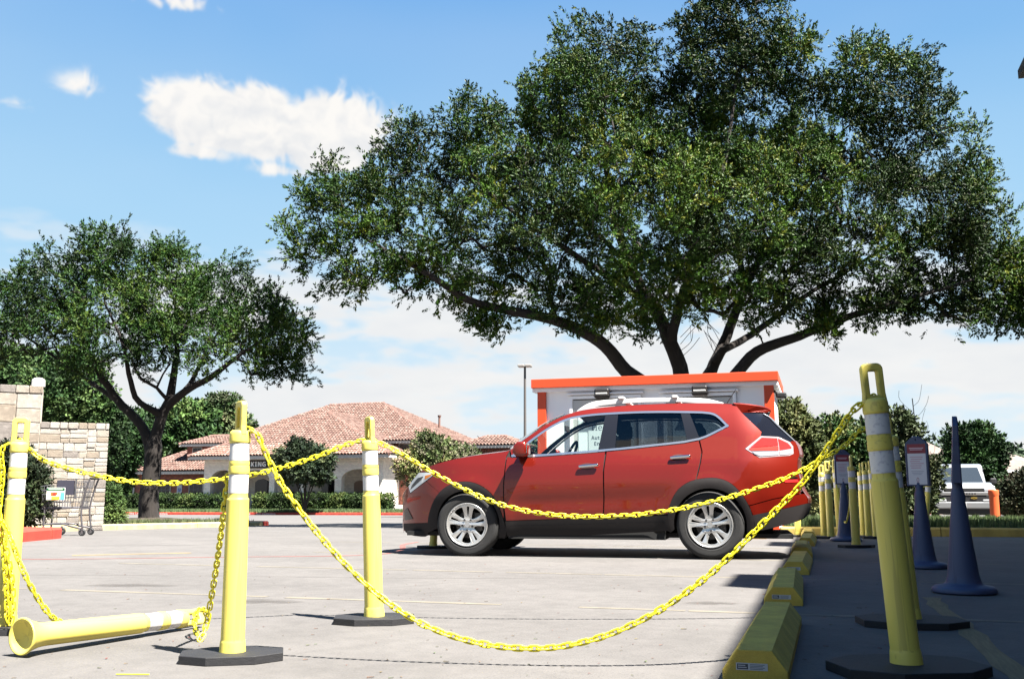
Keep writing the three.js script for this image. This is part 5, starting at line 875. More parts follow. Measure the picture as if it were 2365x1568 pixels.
// a tree grown from given limbs towards clusters spread through its lobes
function grow(t, origin, limbs, lobes, o) {
  const r = rng(o.seed), nodes = [];
  const addNode = (p, parent, rad, main) => { nodes.push({ p, parent, rad, main, kids: [], need: 0 }); const i = nodes.length - 1; if (parent >= 0) nodes[parent].kids.push(i); return i; };
  for (const l of limbs) { // [points, r0, r1]; starts at the nearest node already there
    const c = new THREE.CatmullRomCurve3(l[0]), n = Math.max(4, Math.round(c.getLength() / 0.22)); let parent = -1;
    if (nodes.length) { let bd = 1e9; nodes.forEach((q, i) => { const d = q.p.distanceTo(l[0][0]); if (d < bd) { bd = d; parent = i; } }); }
    for (let i = nodes.length && parent >= 0 ? 1 : 0; i <= n; i++) { const p = c.getPointAt(i / n); p.x += (r() - 0.5) * 0.03; p.z += (r() - 0.5) * 0.03; parent = addNode(p, parent, lerp(l[1], l[2], Math.pow(i / n, 0.8)), true); }
  }
  const heart = limbs[0][0][limbs[0][0].length - 1];
  const vol = lobes.map((l) => Math.pow(l[3] * l[4] * l[5], 0.6)), tot = vol.reduce((a, b) => a + b, 0);
  const targets = []; for (let i = 0; i < o.clusters; i++) { let k = r() * tot, j = 0; while (k > vol[j] && j < lobes.length - 1) k -= vol[j++]; targets.push(inLobe(lobes[j], r, o.shell ?? 0.6)); }
  targets.sort((a, b) => a.distanceTo(heart) - b.distanceTo(heart));
  const ends = [];
  for (const g of targets) {
    let best = -1, bd = 1e9; const gd = g.distanceTo(heart);
    for (let i = 0; i < nodes.length; i++) { const q = nodes[i]; if (q.p.y > g.y + 0.9) continue; const d = q.p.distanceTo(g) + 0.25 * Math.max(0, q.p.distanceTo(heart) - gd) + (q.low ? 2 : 0); if (d < bd) { bd = d; best = i; } }
    if (best < 0) continue;
    const a = nodes[best].p, d = a.distanceTo(g), n = clamp(Math.round(d / 0.32), 2, 14), out = a.clone().sub(heart).normalize();
    const mid = a.clone().lerp(g, 0.5).addScaledVector(out, 0.10 * d).add(V((r() - 0.5) * 0.16 * d, (0.02 + 0.12 * r()) * d, (r() - 0.5) * 0.16 * d));
    const c = new THREE.QuadraticBezierCurve3(a, mid, g); let parent = best;
    for (let i = 1; i <= n; i++) { const p = c.getPoint(i / n); if (i < n) p.add(V((r() - 0.5) * 0.06, (r() - 0.5) * 0.06, (r() - 0.5) * 0.06)); parent = addNode(p, parent, 0, false); }
    ends.push(parent);
  }
  for (let i = nodes.length - 1; i >= 0; i--) { const q = nodes[i]; q.need = q.need || 1; if (q.parent >= 0) nodes[q.parent].need += q.need; }
  for (const q of nodes) { const rr = 0.0075 * Math.pow(q.need, 0.42) * (o.twig ?? 1); q.r = q.main ? Math.max(q.rad, Math.min(rr, q.rad * 1.1)) : rr; }
  for (let i = 0; i < nodes.length; i++) if (nodes[i].parent >= 0) nodes[i].r = Math.min(nodes[i].r, nodes[nodes[i].parent].r * 1.0);
  // tubes along every chain of nodes
  const trunk = [], twigs = [], started = [[0, -1]];
  const sweep = (ids, list) => {
    const pts = ids.map((i) => nodes[i].p), seg = nodes[ids[Math.min(1, ids.length - 1)]].r > 0.09 ? 12 : nodes[ids[1] ?? ids[0]].r > 0.03 ? 7 : 4, pos = [], uv = [], ix = []; let nrm = V(1, 0, 0.3), len = 0;
    for (let k = 0; k < pts.length; k++) {
      const tg = pts[Math.min(k + 1, pts.length - 1)].clone().sub(pts[Math.max(0, k - 1)]).normalize(); nrm.addScaledVector(tg, -nrm.dot(tg)).normalize(); const bi = tg.clone().cross(nrm); if (k) len += pts[k].distanceTo(pts[k - 1]);
      let rad = nodes[ids[k]].r; if (k === 0 && ids[0] > 0) rad = Math.min(rad, (nodes[ids[1]]?.r ?? rad) * 1.35);
      for (let j = 0; j <= seg; j++) { const a = j / seg * 6.2832, w = rad * (rad > 0.05 ? 1 + 0.16 * (fbm(Math.cos(a) * 2 + 9, len * 1.2 + Math.sin(a) * 2 + 9, 3, o.seed) - 0.5) : 1), p = pts[k].clone().addScaledVector(nrm, Math.cos(a) * w).addScaledVector(bi, Math.sin(a) * w); pos.push(p.x, p.y, p.z); uv.push(j / seg * Math.max(1, Math.round(rad * 10)), len * 0.9); }
      if (k < pts.length - 1) for (let j = 0; j < seg; j++) { const a = k * (seg + 1) + j; ix.push(a, a + seg + 1, a + 1, a + 1, a + seg + 1, a + seg + 2); }
    }
    const g = new THREE.BufferGeometry(); g.setAttribute('position', new THREE.Float32BufferAttribute(pos, 3)); g.setAttribute('uv', new THREE.Float32BufferAttribute(uv, 2)); g.setIndex(ix); g.computeVertexNormals(); list.push(g);
  };
  while (started.length) { let [i, from] = started.pop(); const ids = from >= 0 ? [from, i] : [i]; for (;;) { const ks = nodes[i].kids; if (!ks.length) break; let b = ks[0]; for (const k of ks) if (nodes[k].r > nodes[b].r) b = k; for (const k of ks) if (k !== b) started.push([k, i]); ids.push(b); i = b; } if (ids.length > 1) sweep(ids, nodes[ids[1]].r > (o.trunkMin ?? 0.05) ? trunk : twigs); }
  const local = (g) => g.translate(-origin.x, -origin.y, -origin.z);
  part('trunk', local(merge(trunk)), o.bark ?? M.bark, t); if (twigs.length) part('branches', local(merge(twigs)), o.bark ?? M.bark, t);
  const spots = [];
  for (const e of ends) { const q = nodes[e], dir = q.p.clone().sub(nodes[q.parent].p).normalize(); for (let k = 0; k < o.per; k++) { const s = V(r() + r() + r() - 1.5, r() + r() + r() - 1.5, r() + r() + r() - 1.5).multiplyScalar(o.spread), p = q.p.clone().add(s).sub(origin); p.dir = dir.clone().multiplyScalar(0.8).addScaledVector(s, 0.8); spots.push(p); } }
  // sprigs along the thinner branches too
  for (let i = 1; i < nodes.length; i++) if (nodes[i].need < 22 && !nodes[i].main && r() < (o.along ?? 0.5)) { const p = nodes[i].p.clone().add(V((r() - 0.5) * 0.2, (r() - 0.5) * 0.2, (r() - 0.5) * 0.2)).sub(origin); p.dir = V(r() - 0.5, 0.4, r() - 0.5); spots.push(p); }
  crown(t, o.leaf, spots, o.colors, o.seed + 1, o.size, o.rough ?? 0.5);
  return spots.length;
}
const lob = (D, deep = 1) => ([u, v, rp, dz = 0, ry = 1]) => { const p = P(u, v, D - dz), k = 0.88 * rp / FOC * D; return [p.x, p.y, p.z, k, k * ry, k * deep]; };
const oakGreens = [[0.024, 0.066, 0.005], [0.034, 0.082, 0.006], [0.017, 0.050, 0.005], [0.062, 0.092, 0.007], [0.026, 0.060, 0.008]];
{ // the great oak behind the booth
  const D = 25.5, b = P(1590, 1205, D); b.y = ground(b.z);
  const t = thing('oak_tree', 'huge spreading oak with several limbs towering behind the booth and car', 'tree', b);
  const q = (u, v, dz = 0) => P(u, v, D - dz), limbs = [
    [[b.clone().setY(b.y - 0.1), q(1588, 1120), q(1585, 1020), q(1583, 965)], 0.5, 0.40],
    [[q(1583, 990), q(1540, 920, 0.2), q(1455, 865, 0.4), q(1390, 792, 0.7), q(1290, 742, 1), q(1150, 712, 1.2), q(1080, 692, 1.3), q(1000, 640, 1.4), q(930, 600, 1.2), q(850, 555, 1)], 0.24, 0.04],
    [[q(1583, 965), q(1574, 865), q(1548, 790), q(1515, 715, -0.3), q(1470, 640, -0.5), q(1425, 520, -0.8), q(1400, 380, -1), q(1390, 240, -1)], 0.24, 0.04],
    [[q(1585, 980), q(1610, 915, -0.3), q(1640, 860, -0.5), q(1680, 775, -0.8), q(1712, 690, -1), q(1760, 590, -1.2), q(1850, 450, -1.4), q(1960, 320, -1.2)], 0.20, 0.03],
    [[q(1588, 990), q(1640, 930, 0.3), q(1703, 862, 0.6), q(1745, 815, 0.7), q(1850, 775, 0.9), q(1950, 735, 1), q(2100, 690, 1.1), q(2250, 645, 1.1)], 0.20, 0.03],
    [[q(1548, 790), q(1575, 690, 0.5), q(1620, 560, 0.9), q(1670, 390, 1), q(1700, 200, 0.8)], 0.15, 0.03],
    [[q(1515, 715), q(1440, 660, 1), q(1330, 590, 1.6), q(1200, 500, 1.8), q(1100, 420, 1.5)], 0.13, 0.03],
    [[q(1660, 815), q(1740, 770, -1), q(1850, 690, -1.8), q(2000, 600, -2), q(2120, 520, -1.8)], 0.11, 0.03],
    [[q(1470, 640), q(1400, 560, -1.6), q(1290, 470, -2.4), q(1200, 400, -2.4)], 0.10, 0.03],
    [[q(1720, 680), q(1700, 560, -2), q(1640, 420, -2.8), q(1600, 250, -2.6)], 0.10, 0.03],
  ];
  const lobes = [[1435, 170, 140, 0], [1345, 110, 85, 0], [1330, 250, 150, 1], [1290, 230, 110, -1.5], [1670, 150, 165, 0.4], [1720, 30, 130, 0], [1640, 60, 90, -0.6], [1780, 120, 120, 0.6], [1760, 290, 210, -1], [2040, 210, 125, 0.8], [2100, 170, 90, 0], [1990, 150, 80, 0], [2130, 330, 150, 0], [2150, 470, 140, 1], [2230, 420, 80, 0], [1150, 340, 125, 0], [1090, 270, 70, 0.4], [1010, 350, 105, 0], [930, 340, 75, 0], [1200, 470, 180, 1.5], [900, 460, 110, 0.4], [790, 430, 80, 0], [800, 500, 90, 0.8], [730, 455, 60, 0], [715, 560, 60, 0.3], [960, 550, 130, 1], [840, 590, 90, 0.8], [790, 650, 58, 0.4], [1080, 620, 105, 1.2], [960, 640, 55, 1], [1300, 560, 190, 2], [1500, 470, 215, 2], [1700, 510, 210, 2], [1890, 480, 190, 1.5], [1560, 320, 190, -1], [1900, 300, 150, 0], [1990, 610, 140, 1], [2170, 590, 120, 0.6], [2280, 570, 105, 0], [2340, 640, 95, 0.2], [2250, 690, 60, 0.4], [1450, 650, 115, 1.6], [1640, 620, 110, 1], [1820, 640, 110, 1.4], [1190, 680, 60, 1], [1120, 720, 40, 1], [1310, 690, 66, 1.6], [1480, 740, 52, 0.8], [1930, 720, 55, 1.2], [2080, 700, 45, 0.8], [1850, 730, 45, 1],
    [2100, 700, 55, 0.6], [2200, 705, 60, 0.5], [2290, 700, 70, 0.2], [2350, 720, 60, 0], [2380, 650, 90, 0], [2000, 715, 50, 1], [1900, 742, 40, 1.2], [1560, 690, 60, 1.2], [1400, 725, 50, 1.3], [1340, 745, 35, 1.2], [1130, 735, 40, 1.2], [1060, 695, 50, 1.2], [1750, 715, 50, 1], [1660, 690, 50, 1], [670, 540, 42, 0.2], [695, 600, 36, 0.2], [2270, 480, 60, 0.3], [2240, 540, 70, 0.4],
    [1300, 420, 180, -2.4], [1550, 450, 200, -2.8], [1800, 450, 200, -2.6], [2000, 450, 160, -2], [1100, 450, 130, -2], [1650, 260, 150, -2.2], [1430, 280, 130, -2], [2430, 590, 120, 0], [2440, 690, 90, 0], [1750, -70, 110, 0]].map(lob(D, 0.8));
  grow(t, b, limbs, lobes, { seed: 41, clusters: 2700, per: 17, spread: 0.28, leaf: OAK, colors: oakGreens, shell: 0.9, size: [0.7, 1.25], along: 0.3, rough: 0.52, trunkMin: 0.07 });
  // bare twigs by the limbs
  const r = rng(8), tw = []; for (let i = 0; i < 9; i++) { const s = i % 2, u = s ? 1572 : 1662, v = 835 - 8 * i, a = q(u, v, 0), m = q(u + (s ? 1 : -1) * (14 + 16 * r()), v - 22 - 14 * r(), 0.2), e = q(u + (s ? 1 : -1) * (24 + 40 * r()), v - 45 - 40 * r(), 0.4 * r()); tw.push(tube([a.clone().sub(b), m.clone().sub(b), e.clone().sub(b)], 0.007, 8, 4)); if (i % 3 === 0) tw.push(tube([m.clone().sub(b), q(u + (s ? 50 : -50) * r(), v - 60, 0.2).sub(b)], 0.005, 4, 4)); } part('dead_twigs', tw, M.bark, t);
}
{ // the smaller oak on the island
  const D = 27, b = P(345, 1199, D), q = (u, v, dz = 0) => P(u, v, D - dz);
  const t = thing('island_tree', 'smaller dark oak with a forked trunk on the kerbed island', 'tree', b), limbs = [
    [[b.clone().setY(b.y - 0.15), q(342, 1180), q(343, 1140), q(350, 1080), q(353, 1030)], 0.285, 0.215],
    [[q(350, 1060), q(335, 1000), q(315, 970), q(275, 930), q(240, 880), q(205, 820), q(175, 740), q(130, 660)], 0.16, 0.03],
    [[q(353, 1030), q(364, 985), q(378, 950), q(388, 930), q(398, 880, -0.3), q(408, 800, -0.5), q(402, 690, -0.6)], 0.18, 0.03],
    [[q(385, 935), q(430, 902, 0.3), q(490, 868, 0.5), q(560, 815, 0.6), q(640, 765, 0.6)], 0.13, 0.025],
    [[q(372, 955), q(345, 945, 0.2), q(315, 922, 0.5), q(300, 880, 0.7), q(285, 800, 1), q(240, 700, 1.2)], 0.10, 0.025],
    [[q(388, 930), q(360, 895, 0.5), q(322, 872, 0.8), q(300, 815, 1.2)], 0.06, 0.02],
    [[q(275, 930), q(190, 870, -0.7), q(90, 800, -1), q(20, 750, -1)], 0.08, 0.025],
    [[q(430, 902), q(470, 820, -0.8), q(500, 720, -1.2)], 0.08, 0.02],
  ];
  const lobes = [[215, 610, 95], [255, 580, 60, 0.5], [120, 640, 95], [60, 690, 75], [300, 620, 75, -0.4], [400, 620, 70], [385, 580, 45], [380, 710, 100, 0.8], [500, 680, 90], [530, 640, 55], [590, 720, 85], [650, 760, 70], [655, 800, 70], [690, 845, 45], [560, 790, 90, 0.6], [450, 790, 95, 1], [480, 740, 100, -1], [250, 760, 110, 1], [280, 700, 100, -1], [130, 760, 95, -0.6], [120, 710, 90, 1], [30, 790, 70], [-30, 730, 90], [-60, 650, 70], [200, 830, 60, 0.6], [350, 800, 70, 1], [610, 850, 40]].map(([u, v, rp, dz = 0]) => lob(D)([u, v, rp, dz]));
  grow(t, b, limbs, lobes, { seed: 57, clusters: 640, per: 16, spread: 0.29, leaf: OAK, colors: [[0.020, 0.058, 0.010], [0.027, 0.068, 0.010], [0.015, 0.048, 0.009], [0.036, 0.072, 0.010]], shell: 0.7, size: [0.7, 1.15], along: 0.3, rough: 0.52, trunkMin: 0.05 });
}
// plain shrubs and background trees: a few stems and leaves through their lobes
function plant(name, label, cat, D, lobesPx, o) {
  const foot = P(o.foot ?? lobesPx[0][0], 1160, D); foot.y = ground(foot.z); const t = thing(name, label, cat, foot, 0, o.group), r = rng(o.seed), lobes = lobesPx.map(lob(D)), spots = [], stems = [];
  const vol = lobes.map((l) => Math.pow(l[3] * l[4] * l[5], 0.7)), tot = vol.reduce((a, b) => a + b, 0);
  for (let i = 0; i < o.n; i++) { let k = r() * tot, j = 0; while (k > vol[j] && j < lobes.length - 1) k -= vol[j++]; const l = lobes[j], p = inLobe(l, r, o.shell ?? 0.85); if (p.y < foot.y) p.y = foot.y + r() * 0.3; p.sub(foot); p.dir = V(p.x + foot.x - l[0], p.y + foot.y - l[1], p.z + foot.z - l[2]).normalize().add(V(0, 0.3, 0)); spots.push(p); }
  const hgt = Math.max(...lobes.map((l) => l[1] + l[4] * 0.3)) - foot.y;
  for (const l of lobes) { const e = V(l[0], l[1], l[2]).sub(foot), s = o.trunk ?? 0.04 * Math.sqrt(hgt); stems.push(tube([V((r() - 0.5) * s, -0.1, (r() - 0.5) * s), V(e.x * 0.25 + (r() - 0.5) * 0.1, e.y * 0.45, e.z * 0.25), e], s * 0.45, 8, 6)); }
  if (o.trunk) stems.push(bar(V(0, -0.1, 0), V(0, hgt * 0.5, 0), o.trunk, o.trunk * 0.6, 10));
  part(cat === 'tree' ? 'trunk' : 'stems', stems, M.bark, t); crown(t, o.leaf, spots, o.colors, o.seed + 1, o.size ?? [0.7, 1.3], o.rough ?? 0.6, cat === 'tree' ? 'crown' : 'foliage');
  return t;
}
const deep = [[0.020, 0.054, 0.013], [0.028, 0.068, 0.016], [0.016, 0.044, 0.013]], bright = [[0.04, 0.09, 0.022], [0.055, 0.105, 0.03], [0.034, 0.078, 0.022]], olive = [[0.08, 0.10, 0.032], [0.06, 0.085, 0.03], [0.10, 0.115, 0.045]], pale = [[0.10, 0.135, 0.06], [0.08, 0.115, 0.05], [0.12, 0.14, 0.075]];
plant('shade_tree', 'dense dark green tree rising behind the tall part of the stone wall', 'tree', 36, [[60, 900, 100], [-20, 880, 100], [150, 920, 110, 1], [60, 1000, 120], [190, 1010, 110], [-40, 1020, 110], [120, 1090, 90]], { seed: 201, n: 9000, leaf: BROAD, colors: deep.concat([[0.05, 0.10, 0.03]]), trunk: 0.35, shell: 0.6, size: [0.6, 1.1] });
plant('shade_tree', 'dark tree filling the gap between the wall end and the forked trunk', 'tree', 46, [[262, 1000, 62], [275, 1050, 50], [255, 1110, 45], [290, 1010, 50]], { seed: 205, n: 4200, leaf: BROAD, colors: deep, trunk: 0.3, shell: 0.6, size: [0.7, 1.2] });
plant('shade_tree', 'mid green tree just right of the forked trunk behind the brick wing', 'tree', 96, [[440, 985, 55], [410, 1030, 65], [470, 1040, 50], [380, 1080, 60], [350, 1010, 60]], { seed: 209, n: 2600, leaf: FAR, colors: bright.concat(deep), trunk: 0.5, size: [0.9, 1.6] });
plant('shade_tree', 'pale green tree top showing left of the front post head', 'tree', 104, [[500, 960, 45], [525, 940, 26], [480, 1000, 50], [540, 990, 40], [545, 1030, 40]], { seed: 213, n: 2300, leaf: FAR, colors: pale.concat(bright), trunk: 0.5, size: [0.8, 1.3], shell: 0.6 });
plant('shade_tree', 'dark low trees left of the brick wing behind the island', 'tree', 88, [[290, 1090, 50], [250, 1120, 50], [200, 1120, 60], [290, 1140, 40]], { seed: 214, n: 1700, leaf: FAR, colors: deep, trunk: 0.5 });
plant('ornamental_tree', 'round dark small tree before the arcade of the tile roofed building', 'tree', 70, [[700, 1055, 42, 0, 0.8], [665, 1060, 32, 0, 0.8], [740, 1065, 30, 0, 0.9], [705, 1088, 46, 0, 0.6], [735, 1095, 28, 0, 0.8], [672, 1092, 28, 0, 0.8], [685, 1032, 17, 0]], { seed: 217, n: 1700, leaf: BROAD, colors: [[0.035, 0.06, 0.026], [0.045, 0.07, 0.03], [0.03, 0.05, 0.03]], trunk: 0.09, foot: 704, size: [0.9, 1.6] });
plant('flowering_shrub', 'pale olive green crape myrtle bush just left of the red car bonnet', 'shrub', 55, [[1010, 1060, 58, 0, 0.9], [960, 1080, 50, 0, 0.8], [1070, 1070, 50, 0, 0.8], [1015, 1110, 75, 0, 0.7], [1100, 1085, 40, 0, 0.7], [985, 1030, 30]], { seed: 221, n: 3000, leaf: BROAD, colors: [[0.13, 0.16, 0.055], [0.10, 0.14, 0.05], [0.20, 0.19, 0.12], [0.08, 0.12, 0.04]], trunk: 0.06, foot: 1010, shell: 0.6, size: [0.6, 1.2] });
plant('shade_tree', 'bushy olive green tree just right of the booth', 'tree', 32, [[1815, 980, 55, 0, 1], [1840, 1020, 60], [1800, 1060, 70], [1860, 1080, 60], [1830, 1140, 60], [1780, 1120, 60]], { seed: 225, n: 4200, leaf: BROAD, colors: olive, trunk: 0.2, shell: 0.55, size: [0.5, 0.95] });
plant('shade_tree', 'dark green tree over the far yellow posts', 'tree', 38, [[1930, 1020, 55], [1900, 1060, 60], [1980, 1050, 60], [1950, 1110, 70], [1890, 1130, 60], [2020, 1020, 50, -1], [2030, 1090, 60], [1985, 1150, 50]], { seed: 229, n: 5200, leaf: BROAD, colors: bright.concat(deep, olive), trunk: 0.2, shell: 0.5, size: [0.65, 1.2] });
plant('young_tree', 'sparse young tree with pale leaves behind the nearer blue sign', 'tree', 24, [[2088, 985, 28], [2066, 985, 32], [2105, 1005, 20], [2078, 1050, 36], [2092, 1100, 30], [2085, 1150, 34]], { seed: 233, n: 520, leaf: BROAD, colors: pale, trunk: 0.05, foot: 2092, shell: 0.5, size: [0.45, 0.8] });
plant('leafy_shrub', 'leafy light green shrub left of the pickup', 'shrub', 26, [[2125, 1120, 32], [2146, 1088, 22], [2115, 1150, 32], [2135, 1150, 20], [2105, 1180, 26]], { seed: 237, n: 700, leaf: BROAD, colors: pale.concat(olive), shell: 0.5, size: [0.5, 0.95] });
plant('shade_tree', 'dark rounded tree standing above the pickup', 'tree', 50, [[2222, 1020, 32], [2262, 1012, 30], [2292, 1040, 32], [2215, 1065, 34], [2255, 1070, 46], [2285, 1085, 32], [2215, 1085, 26]], { seed: 241, n: 2600, leaf: BROAD, colors: deep, trunk: 0.3, shell: 0.5, size: [0.8, 1.4] });
plant('leafy_shrub', 'brown green shrubs at the right edge beyond the road', 'shrub', 46, [[2352, 1132, 26], [2375, 1155, 44], [2335, 1152, 28], [2400, 1130, 50], [2345, 1175, 26]], { seed: 245, n: 2000, leaf: BROAD, colors: [[0.04, 0.06, 0.025], [0.06, 0.06, 0.03]], size: [0.7, 1.2] });
plant('clipped_shrub', 'upright clipped shrub against the right end of the stone wall', 'shrub', 23.4, [[256, 1160, 19, 0, 1.3], [258, 1190, 20, 0, 1.2], [254, 1140, 14, 0]], { seed: 249, n: 1500, leaf: FINE, colors: [[0.045, 0.09, 0.025], [0.06, 0.11, 0.03]], size: [0.8, 1.4] });
plant('leafy_shrub', 'dark untidy shrub in the red kerbed bed at the left edge', 'shrub', 17.9, [[60, 1110, 42, 0, 1.1], [75, 1165, 38], [40, 1180, 40], [20, 1100, 50], [-10, 1150, 60], [85, 1135, 22], [30, 1060, 34, 0, 1]], { seed: 253, n: 3000, leaf: FINE, colors: [[0.03, 0.05, 0.018], [0.045, 0.06, 0.025], [0.025, 0.045, 0.02]], shell: 0.5, size: [0.9, 1.6] });
{ // bare sapling wands
  const b = P(2112, 1165, 27); b.y = ground(b.z); const t = thing('bare_sapling', 'thin bare leafless sapling rising above the pale young tree', 'tree', b), r = rng(3), o = [tube([V(0, 0, 0), P(2116, 1000, 27).sub(b), P(2108, 920, 27).sub(b)], 0.014, 12, 5)];
  for (let i = 0; i < 12; i++) { const k = 0.3 + 0.68 * i / 12, s = P(2116 - 8 * k * k, lerp(1165, 920, k), 27).sub(b), w = (i % 2 ? 1 : -1) * (0.5 + 0.4 * r()) * (1.1 - 0.7 * k); o.push(tube([s, s.clone().add(V(w * 0.4, 0.12, (r() - 0.5) * 0.2)), s.clone().add(V(w * 0.8, 0.4, (r() - 0.5) * 0.4)), s.clone().add(V(w * 0.9, 0.6, (r() - 0.5) * 0.4))], 0.005, 8, 4)); } part('trunk', o, mat(0.2, 0.17, 0.15, 0.9), t);
}
// clipped hedges before the arcade
for (const [u0, u1, label] of [[272, 541, 'long low clipped hedge left of the front post, under the brick wing'], [592, 905, 'low clipped hedge in front of the white arcade']]) {
  const t0 = G(925, 1190).dot(NX) + 3.6, at = (u) => { const r = sight(u, 1150), k = t0 / (r.x * NX.x + r.z * NX.z); return V(r.x * k, 0, r.z * k); }, a = at(u0), c = at(u1), p = a.clone().lerp(c, 0.5); p.y = ground(p.z) + 0.12;
  const len = a.distanceTo(c), h = thing('clipped_hedge', label, 'hedge', p, -PHI), r = rng(u0), spots = [], H = 1.15, Dp = 1.0;
  for (let i = 0; i < len * 170; i++) { const f = r(), x = (r() - 0.5) * len, q = f < 0.62 ? V(x, r() * H, Dp / 2 * (0.85 + 0.2 * r())) : f < 0.94 ? V(x, H * (0.93 + 0.12 * r()), (r() - 0.5) * Dp) : V((r() < 0.5 ? -1 : 1) * len / 2, r() * H, (r() - 0.5) * Dp); q.y += 0.06 * (fbm(x * 0.8 + 50, 3, 3, 9) - 0.5); q.dir = V(0, f < 0.62 ? 0.5 : 1, f < 0.62 ? 1 : 0.1); spots.push(q); }
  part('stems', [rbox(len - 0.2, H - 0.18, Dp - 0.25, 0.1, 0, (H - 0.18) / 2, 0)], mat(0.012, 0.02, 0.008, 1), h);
  crown(h, BROAD, spots, [[0.045, 0.085, 0.022], [0.035, 0.07, 0.02], [0.06, 0.10, 0.03]], u0 + 1, [0.6, 1.0], 0.6, 'foliage');
}
// grass: the verge, the strip before the hedge, the island
function grass(name, label, count, pick, seed, h, colors) {
  const r = rng(seed), blade = (() => { const pos = [], q = rng(7); for (let i = 0; i < 7; i++) { const a = q() * 6.28, x = (q() - 0.5) * 0.1, z = (q() - 0.5) * 0.1, l = 0.6 + 0.6 * q(), w = 0.012, bx = (q() - 0.5) * 0.5, bz = (q() - 0.5) * 0.5; pos.push(x - w * Math.cos(a), 0, z - w * Math.sin(a), x + w * Math.cos(a), 0, z + w * Math.sin(a), x + bx * 0.12, l * 0.1, z + bz * 0.12); } const g = new THREE.BufferGeometry(); g.setAttribute('position', new THREE.Float32BufferAttribute(pos, 3)); g.computeVertexNormals(); return g; })();
  const im = new THREE.InstancedMesh(blade, mat(1, 1, 1, 0.8), count), o = new THREE.Object3D(), c = new THREE.Color(); im.name = numbered(name); im.castShadow = im.receiveShadow = true;
  for (let i = 0; i < count; i++) { o.position.copy(pick(r)); o.rotation.set(0, r() * 6.28, 0); o.scale.set(h * 0.9, h * (0.6 + 0.8 * r()), h * 0.9); o.updateMatrix(); im.setMatrixAt(i, o.matrix); const k = colors[Math.floor(r() * colors.length)], v = 0.8 + 0.4 * r(); im.setColorAt(i, c.setRGB(k[0] * v, k[1] * v, k[2] * v)); }
  tag(im, label, 'grass'); im.userData.kind = 'stuff'; scene.add(im);
}
const lawnC = [[0.07, 0.12, 0.025], [0.09, 0.13, 0.035], [0.055, 0.10, 0.022]];
grass('verge_grass', 'mown grass verge behind the shaded yellow kerb at the right', 15000, (r) => { const p = L(-1 + 22 * r(), 19.15 + 9.0 * r()); p.y += 0.11; return p; }, 61, 1.5, lawnC);
grass('lawn_grass', 'green grass strip between the red kerb and the clipped hedges', 14000, (r) => { const p = L(-62 + 46 * r(), G(925, 1190).dot(NX) + 0.3 + 3.4 * r()); p.y += 0.12; return p; }, 63, 2.4, [[0.08, 0.14, 0.04], [0.10, 0.15, 0.05]]);
{ const a = G(242, 1224), b = G(612, 1214), d = b.clone().sub(a); grass('island_grass', 'sparse rough grass along the island kerb', 420, (r) => { const k = r(), p = a.clone().addScaledVector(d, k * 0.97).add(V(-0.25 - 1.8 * r() * r(), 0, 0)); p.y = ground(p.z) + 0.12; return p; }, 65, 0.9, [[0.10, 0.12, 0.04], [0.07, 0.10, 0.03]]); }
// far wood closing the horizon
{
  const r = rng(71), im = new THREE.InstancedMesh(FAR, mat(1, 1, 1, 0.8), 14000), o = new THREE.Object3D(), c = new THREE.Color(); im.name = 'far_wood'; im.castShadow = true;
  for (let i = 0; i < 14000; i++) { const a = -0.85 + 1.7 * r(), D = 150 + 20 * r(), h = 7.5 + 3.5 * fbm(a * 14 + 20, 2, 4, 3), x = Math.tan(a) * D; o.position.set(x, ground(-D) + h * Math.pow(r(), 0.6), -D); o.rotation.set(r() * 6, r() * 6, r() * 6); o.scale.setScalar(2.2 + 1.5 * r()); o.updateMatrix(); im.setMatrixAt(i, o.matrix); const v = 0.7 + 0.6 * r(); im.setColorAt(i, c.setRGB(0.030 * v, 0.062 * v, 0.022 * v)); }
  tag(im, 'far off line of dark trees along the horizon', 'woodland'); im.userData.kind = 'stuff'; scene.add(im);
}
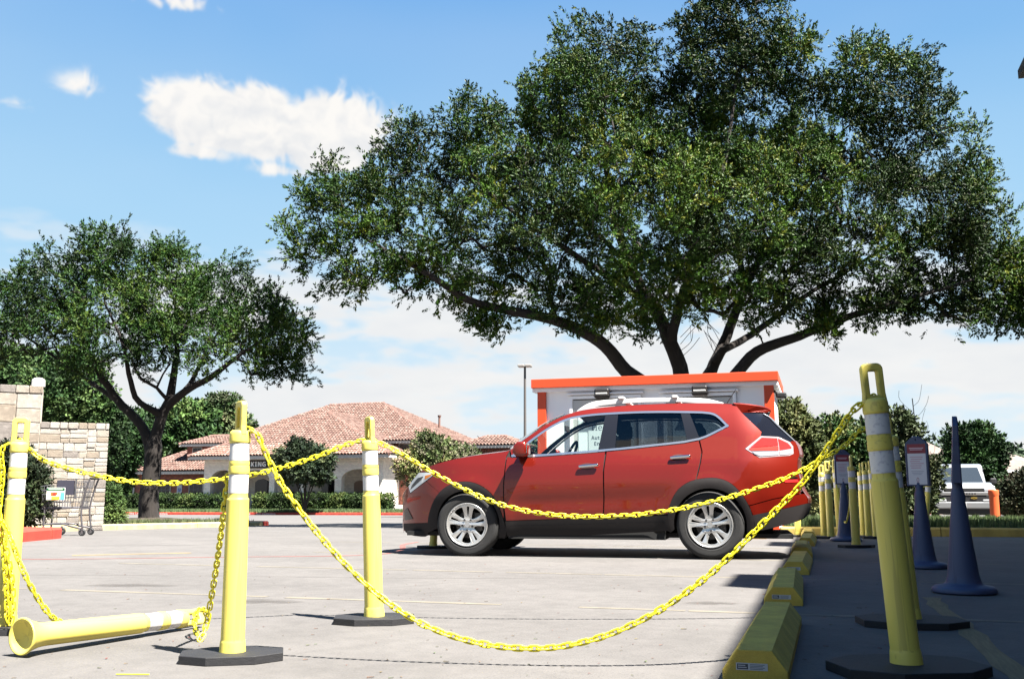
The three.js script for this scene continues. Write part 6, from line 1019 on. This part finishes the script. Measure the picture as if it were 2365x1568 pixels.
// ------------------------------------------------------------------ two houses far off at the right
{
  const shingle = mat(0.22, 0.175, 0.16, 0.9, 0, { map: T.stone });
  const house = (u0, u1, eave, ridge, D, hipL, label) => {
    const a = P(u0, eave, D), c = P(u1, eave, D), top = P(u0, ridge, D + 4).y, yb = ground(a.z), h = thing('house', label, 'house', V((a.x + c.x) / 2, yb, a.z)), w = (c.x - a.x) / 2, e = a.y - yb, rd = top - yb, dp = 9;
    part('wall', [span(-w + 0.4, w - 0.4, 0, e, -dp, -0.4)], M.brick, h);
    part('roof', [poly([V(-w, e, 0), V(w, e, 0), V(w - hipL, rd, -dp / 2), V(-w + hipL, rd, -dp / 2)], 0.4), poly([V(-w, e, 0), V(-w + hipL, rd, -dp / 2), V(-w, e, -dp)], 0.4), poly([V(w, e, 0), V(w, e, -dp), V(w - hipL, rd, -dp / 2)], 0.4), poly([V(-w, e, -dp), V(w, e, -dp), V(w - hipL, rd, -dp / 2), V(-w + hipL, rd, -dp / 2)], 0.4)], shingle, h);
    part('eave_board', [span(-w, w, e - 0.22, e - 0.02, -0.06, 0.0)], M.whitePaint, h);
    for (const k of [-0.5, 0.4]) part('window', span(k * w - 0.6, k * w + 0.6, e - 2.2, e - 0.9, -0.4, -0.37), M.winDark, h);
  };
  house(2134, 2262, 1078, 1020, 75, 1.9, 'far house with a brown hipped roof between the pale tree and the blue stand');
  house(2292, 2440, 1084, 1032, 70, 2.0, 'far house with a brown roof at the right edge beyond the shrubs');
}
// ------------------------------------------------------------------ litter on the paving
{
  const r = rng(83), tw = new THREE.InstancedMesh(new THREE.TetrahedronGeometry(0.012).scale(2.2, 0.25, 0.7), mat(1, 1, 1, 0.9), 420), o = new THREE.Object3D(), c = new THREE.Color(); tw.name = 'leaf_litter';
  for (let i = 0; i < 420; i++) { const D = 3.3 + 9 * r() * r(), x = -0.55 * D + 0.95 * D * r(); o.position.set(x, 0.004, -D); o.rotation.set(0, r() * 6.28, 0); o.scale.setScalar(0.35 + 0.7 * r() * r()); o.updateMatrix(); tw.setMatrixAt(i, o.matrix); tw.setColorAt(i, c.setRGB(0.10 * (0.6 + r()), 0.065 * (0.6 + r()), 0.04)); }
  tag(tw, 'scattered bits of dry leaf on the paving', 'leaf litter'); tw.userData.kind = 'stuff'; scene.add(tw);
  const s = thing('yellow_strip', 'short thin yellow strip lying on the paving at the bottom left', 'strip', G(305, 1561).setY(0.004), -0.06); part('strip', rbox(0.13, 0.004, 0.006, 0.0018, 0, 0.002, 0), M.chain, s);
}
renderer.render(scene, camera);
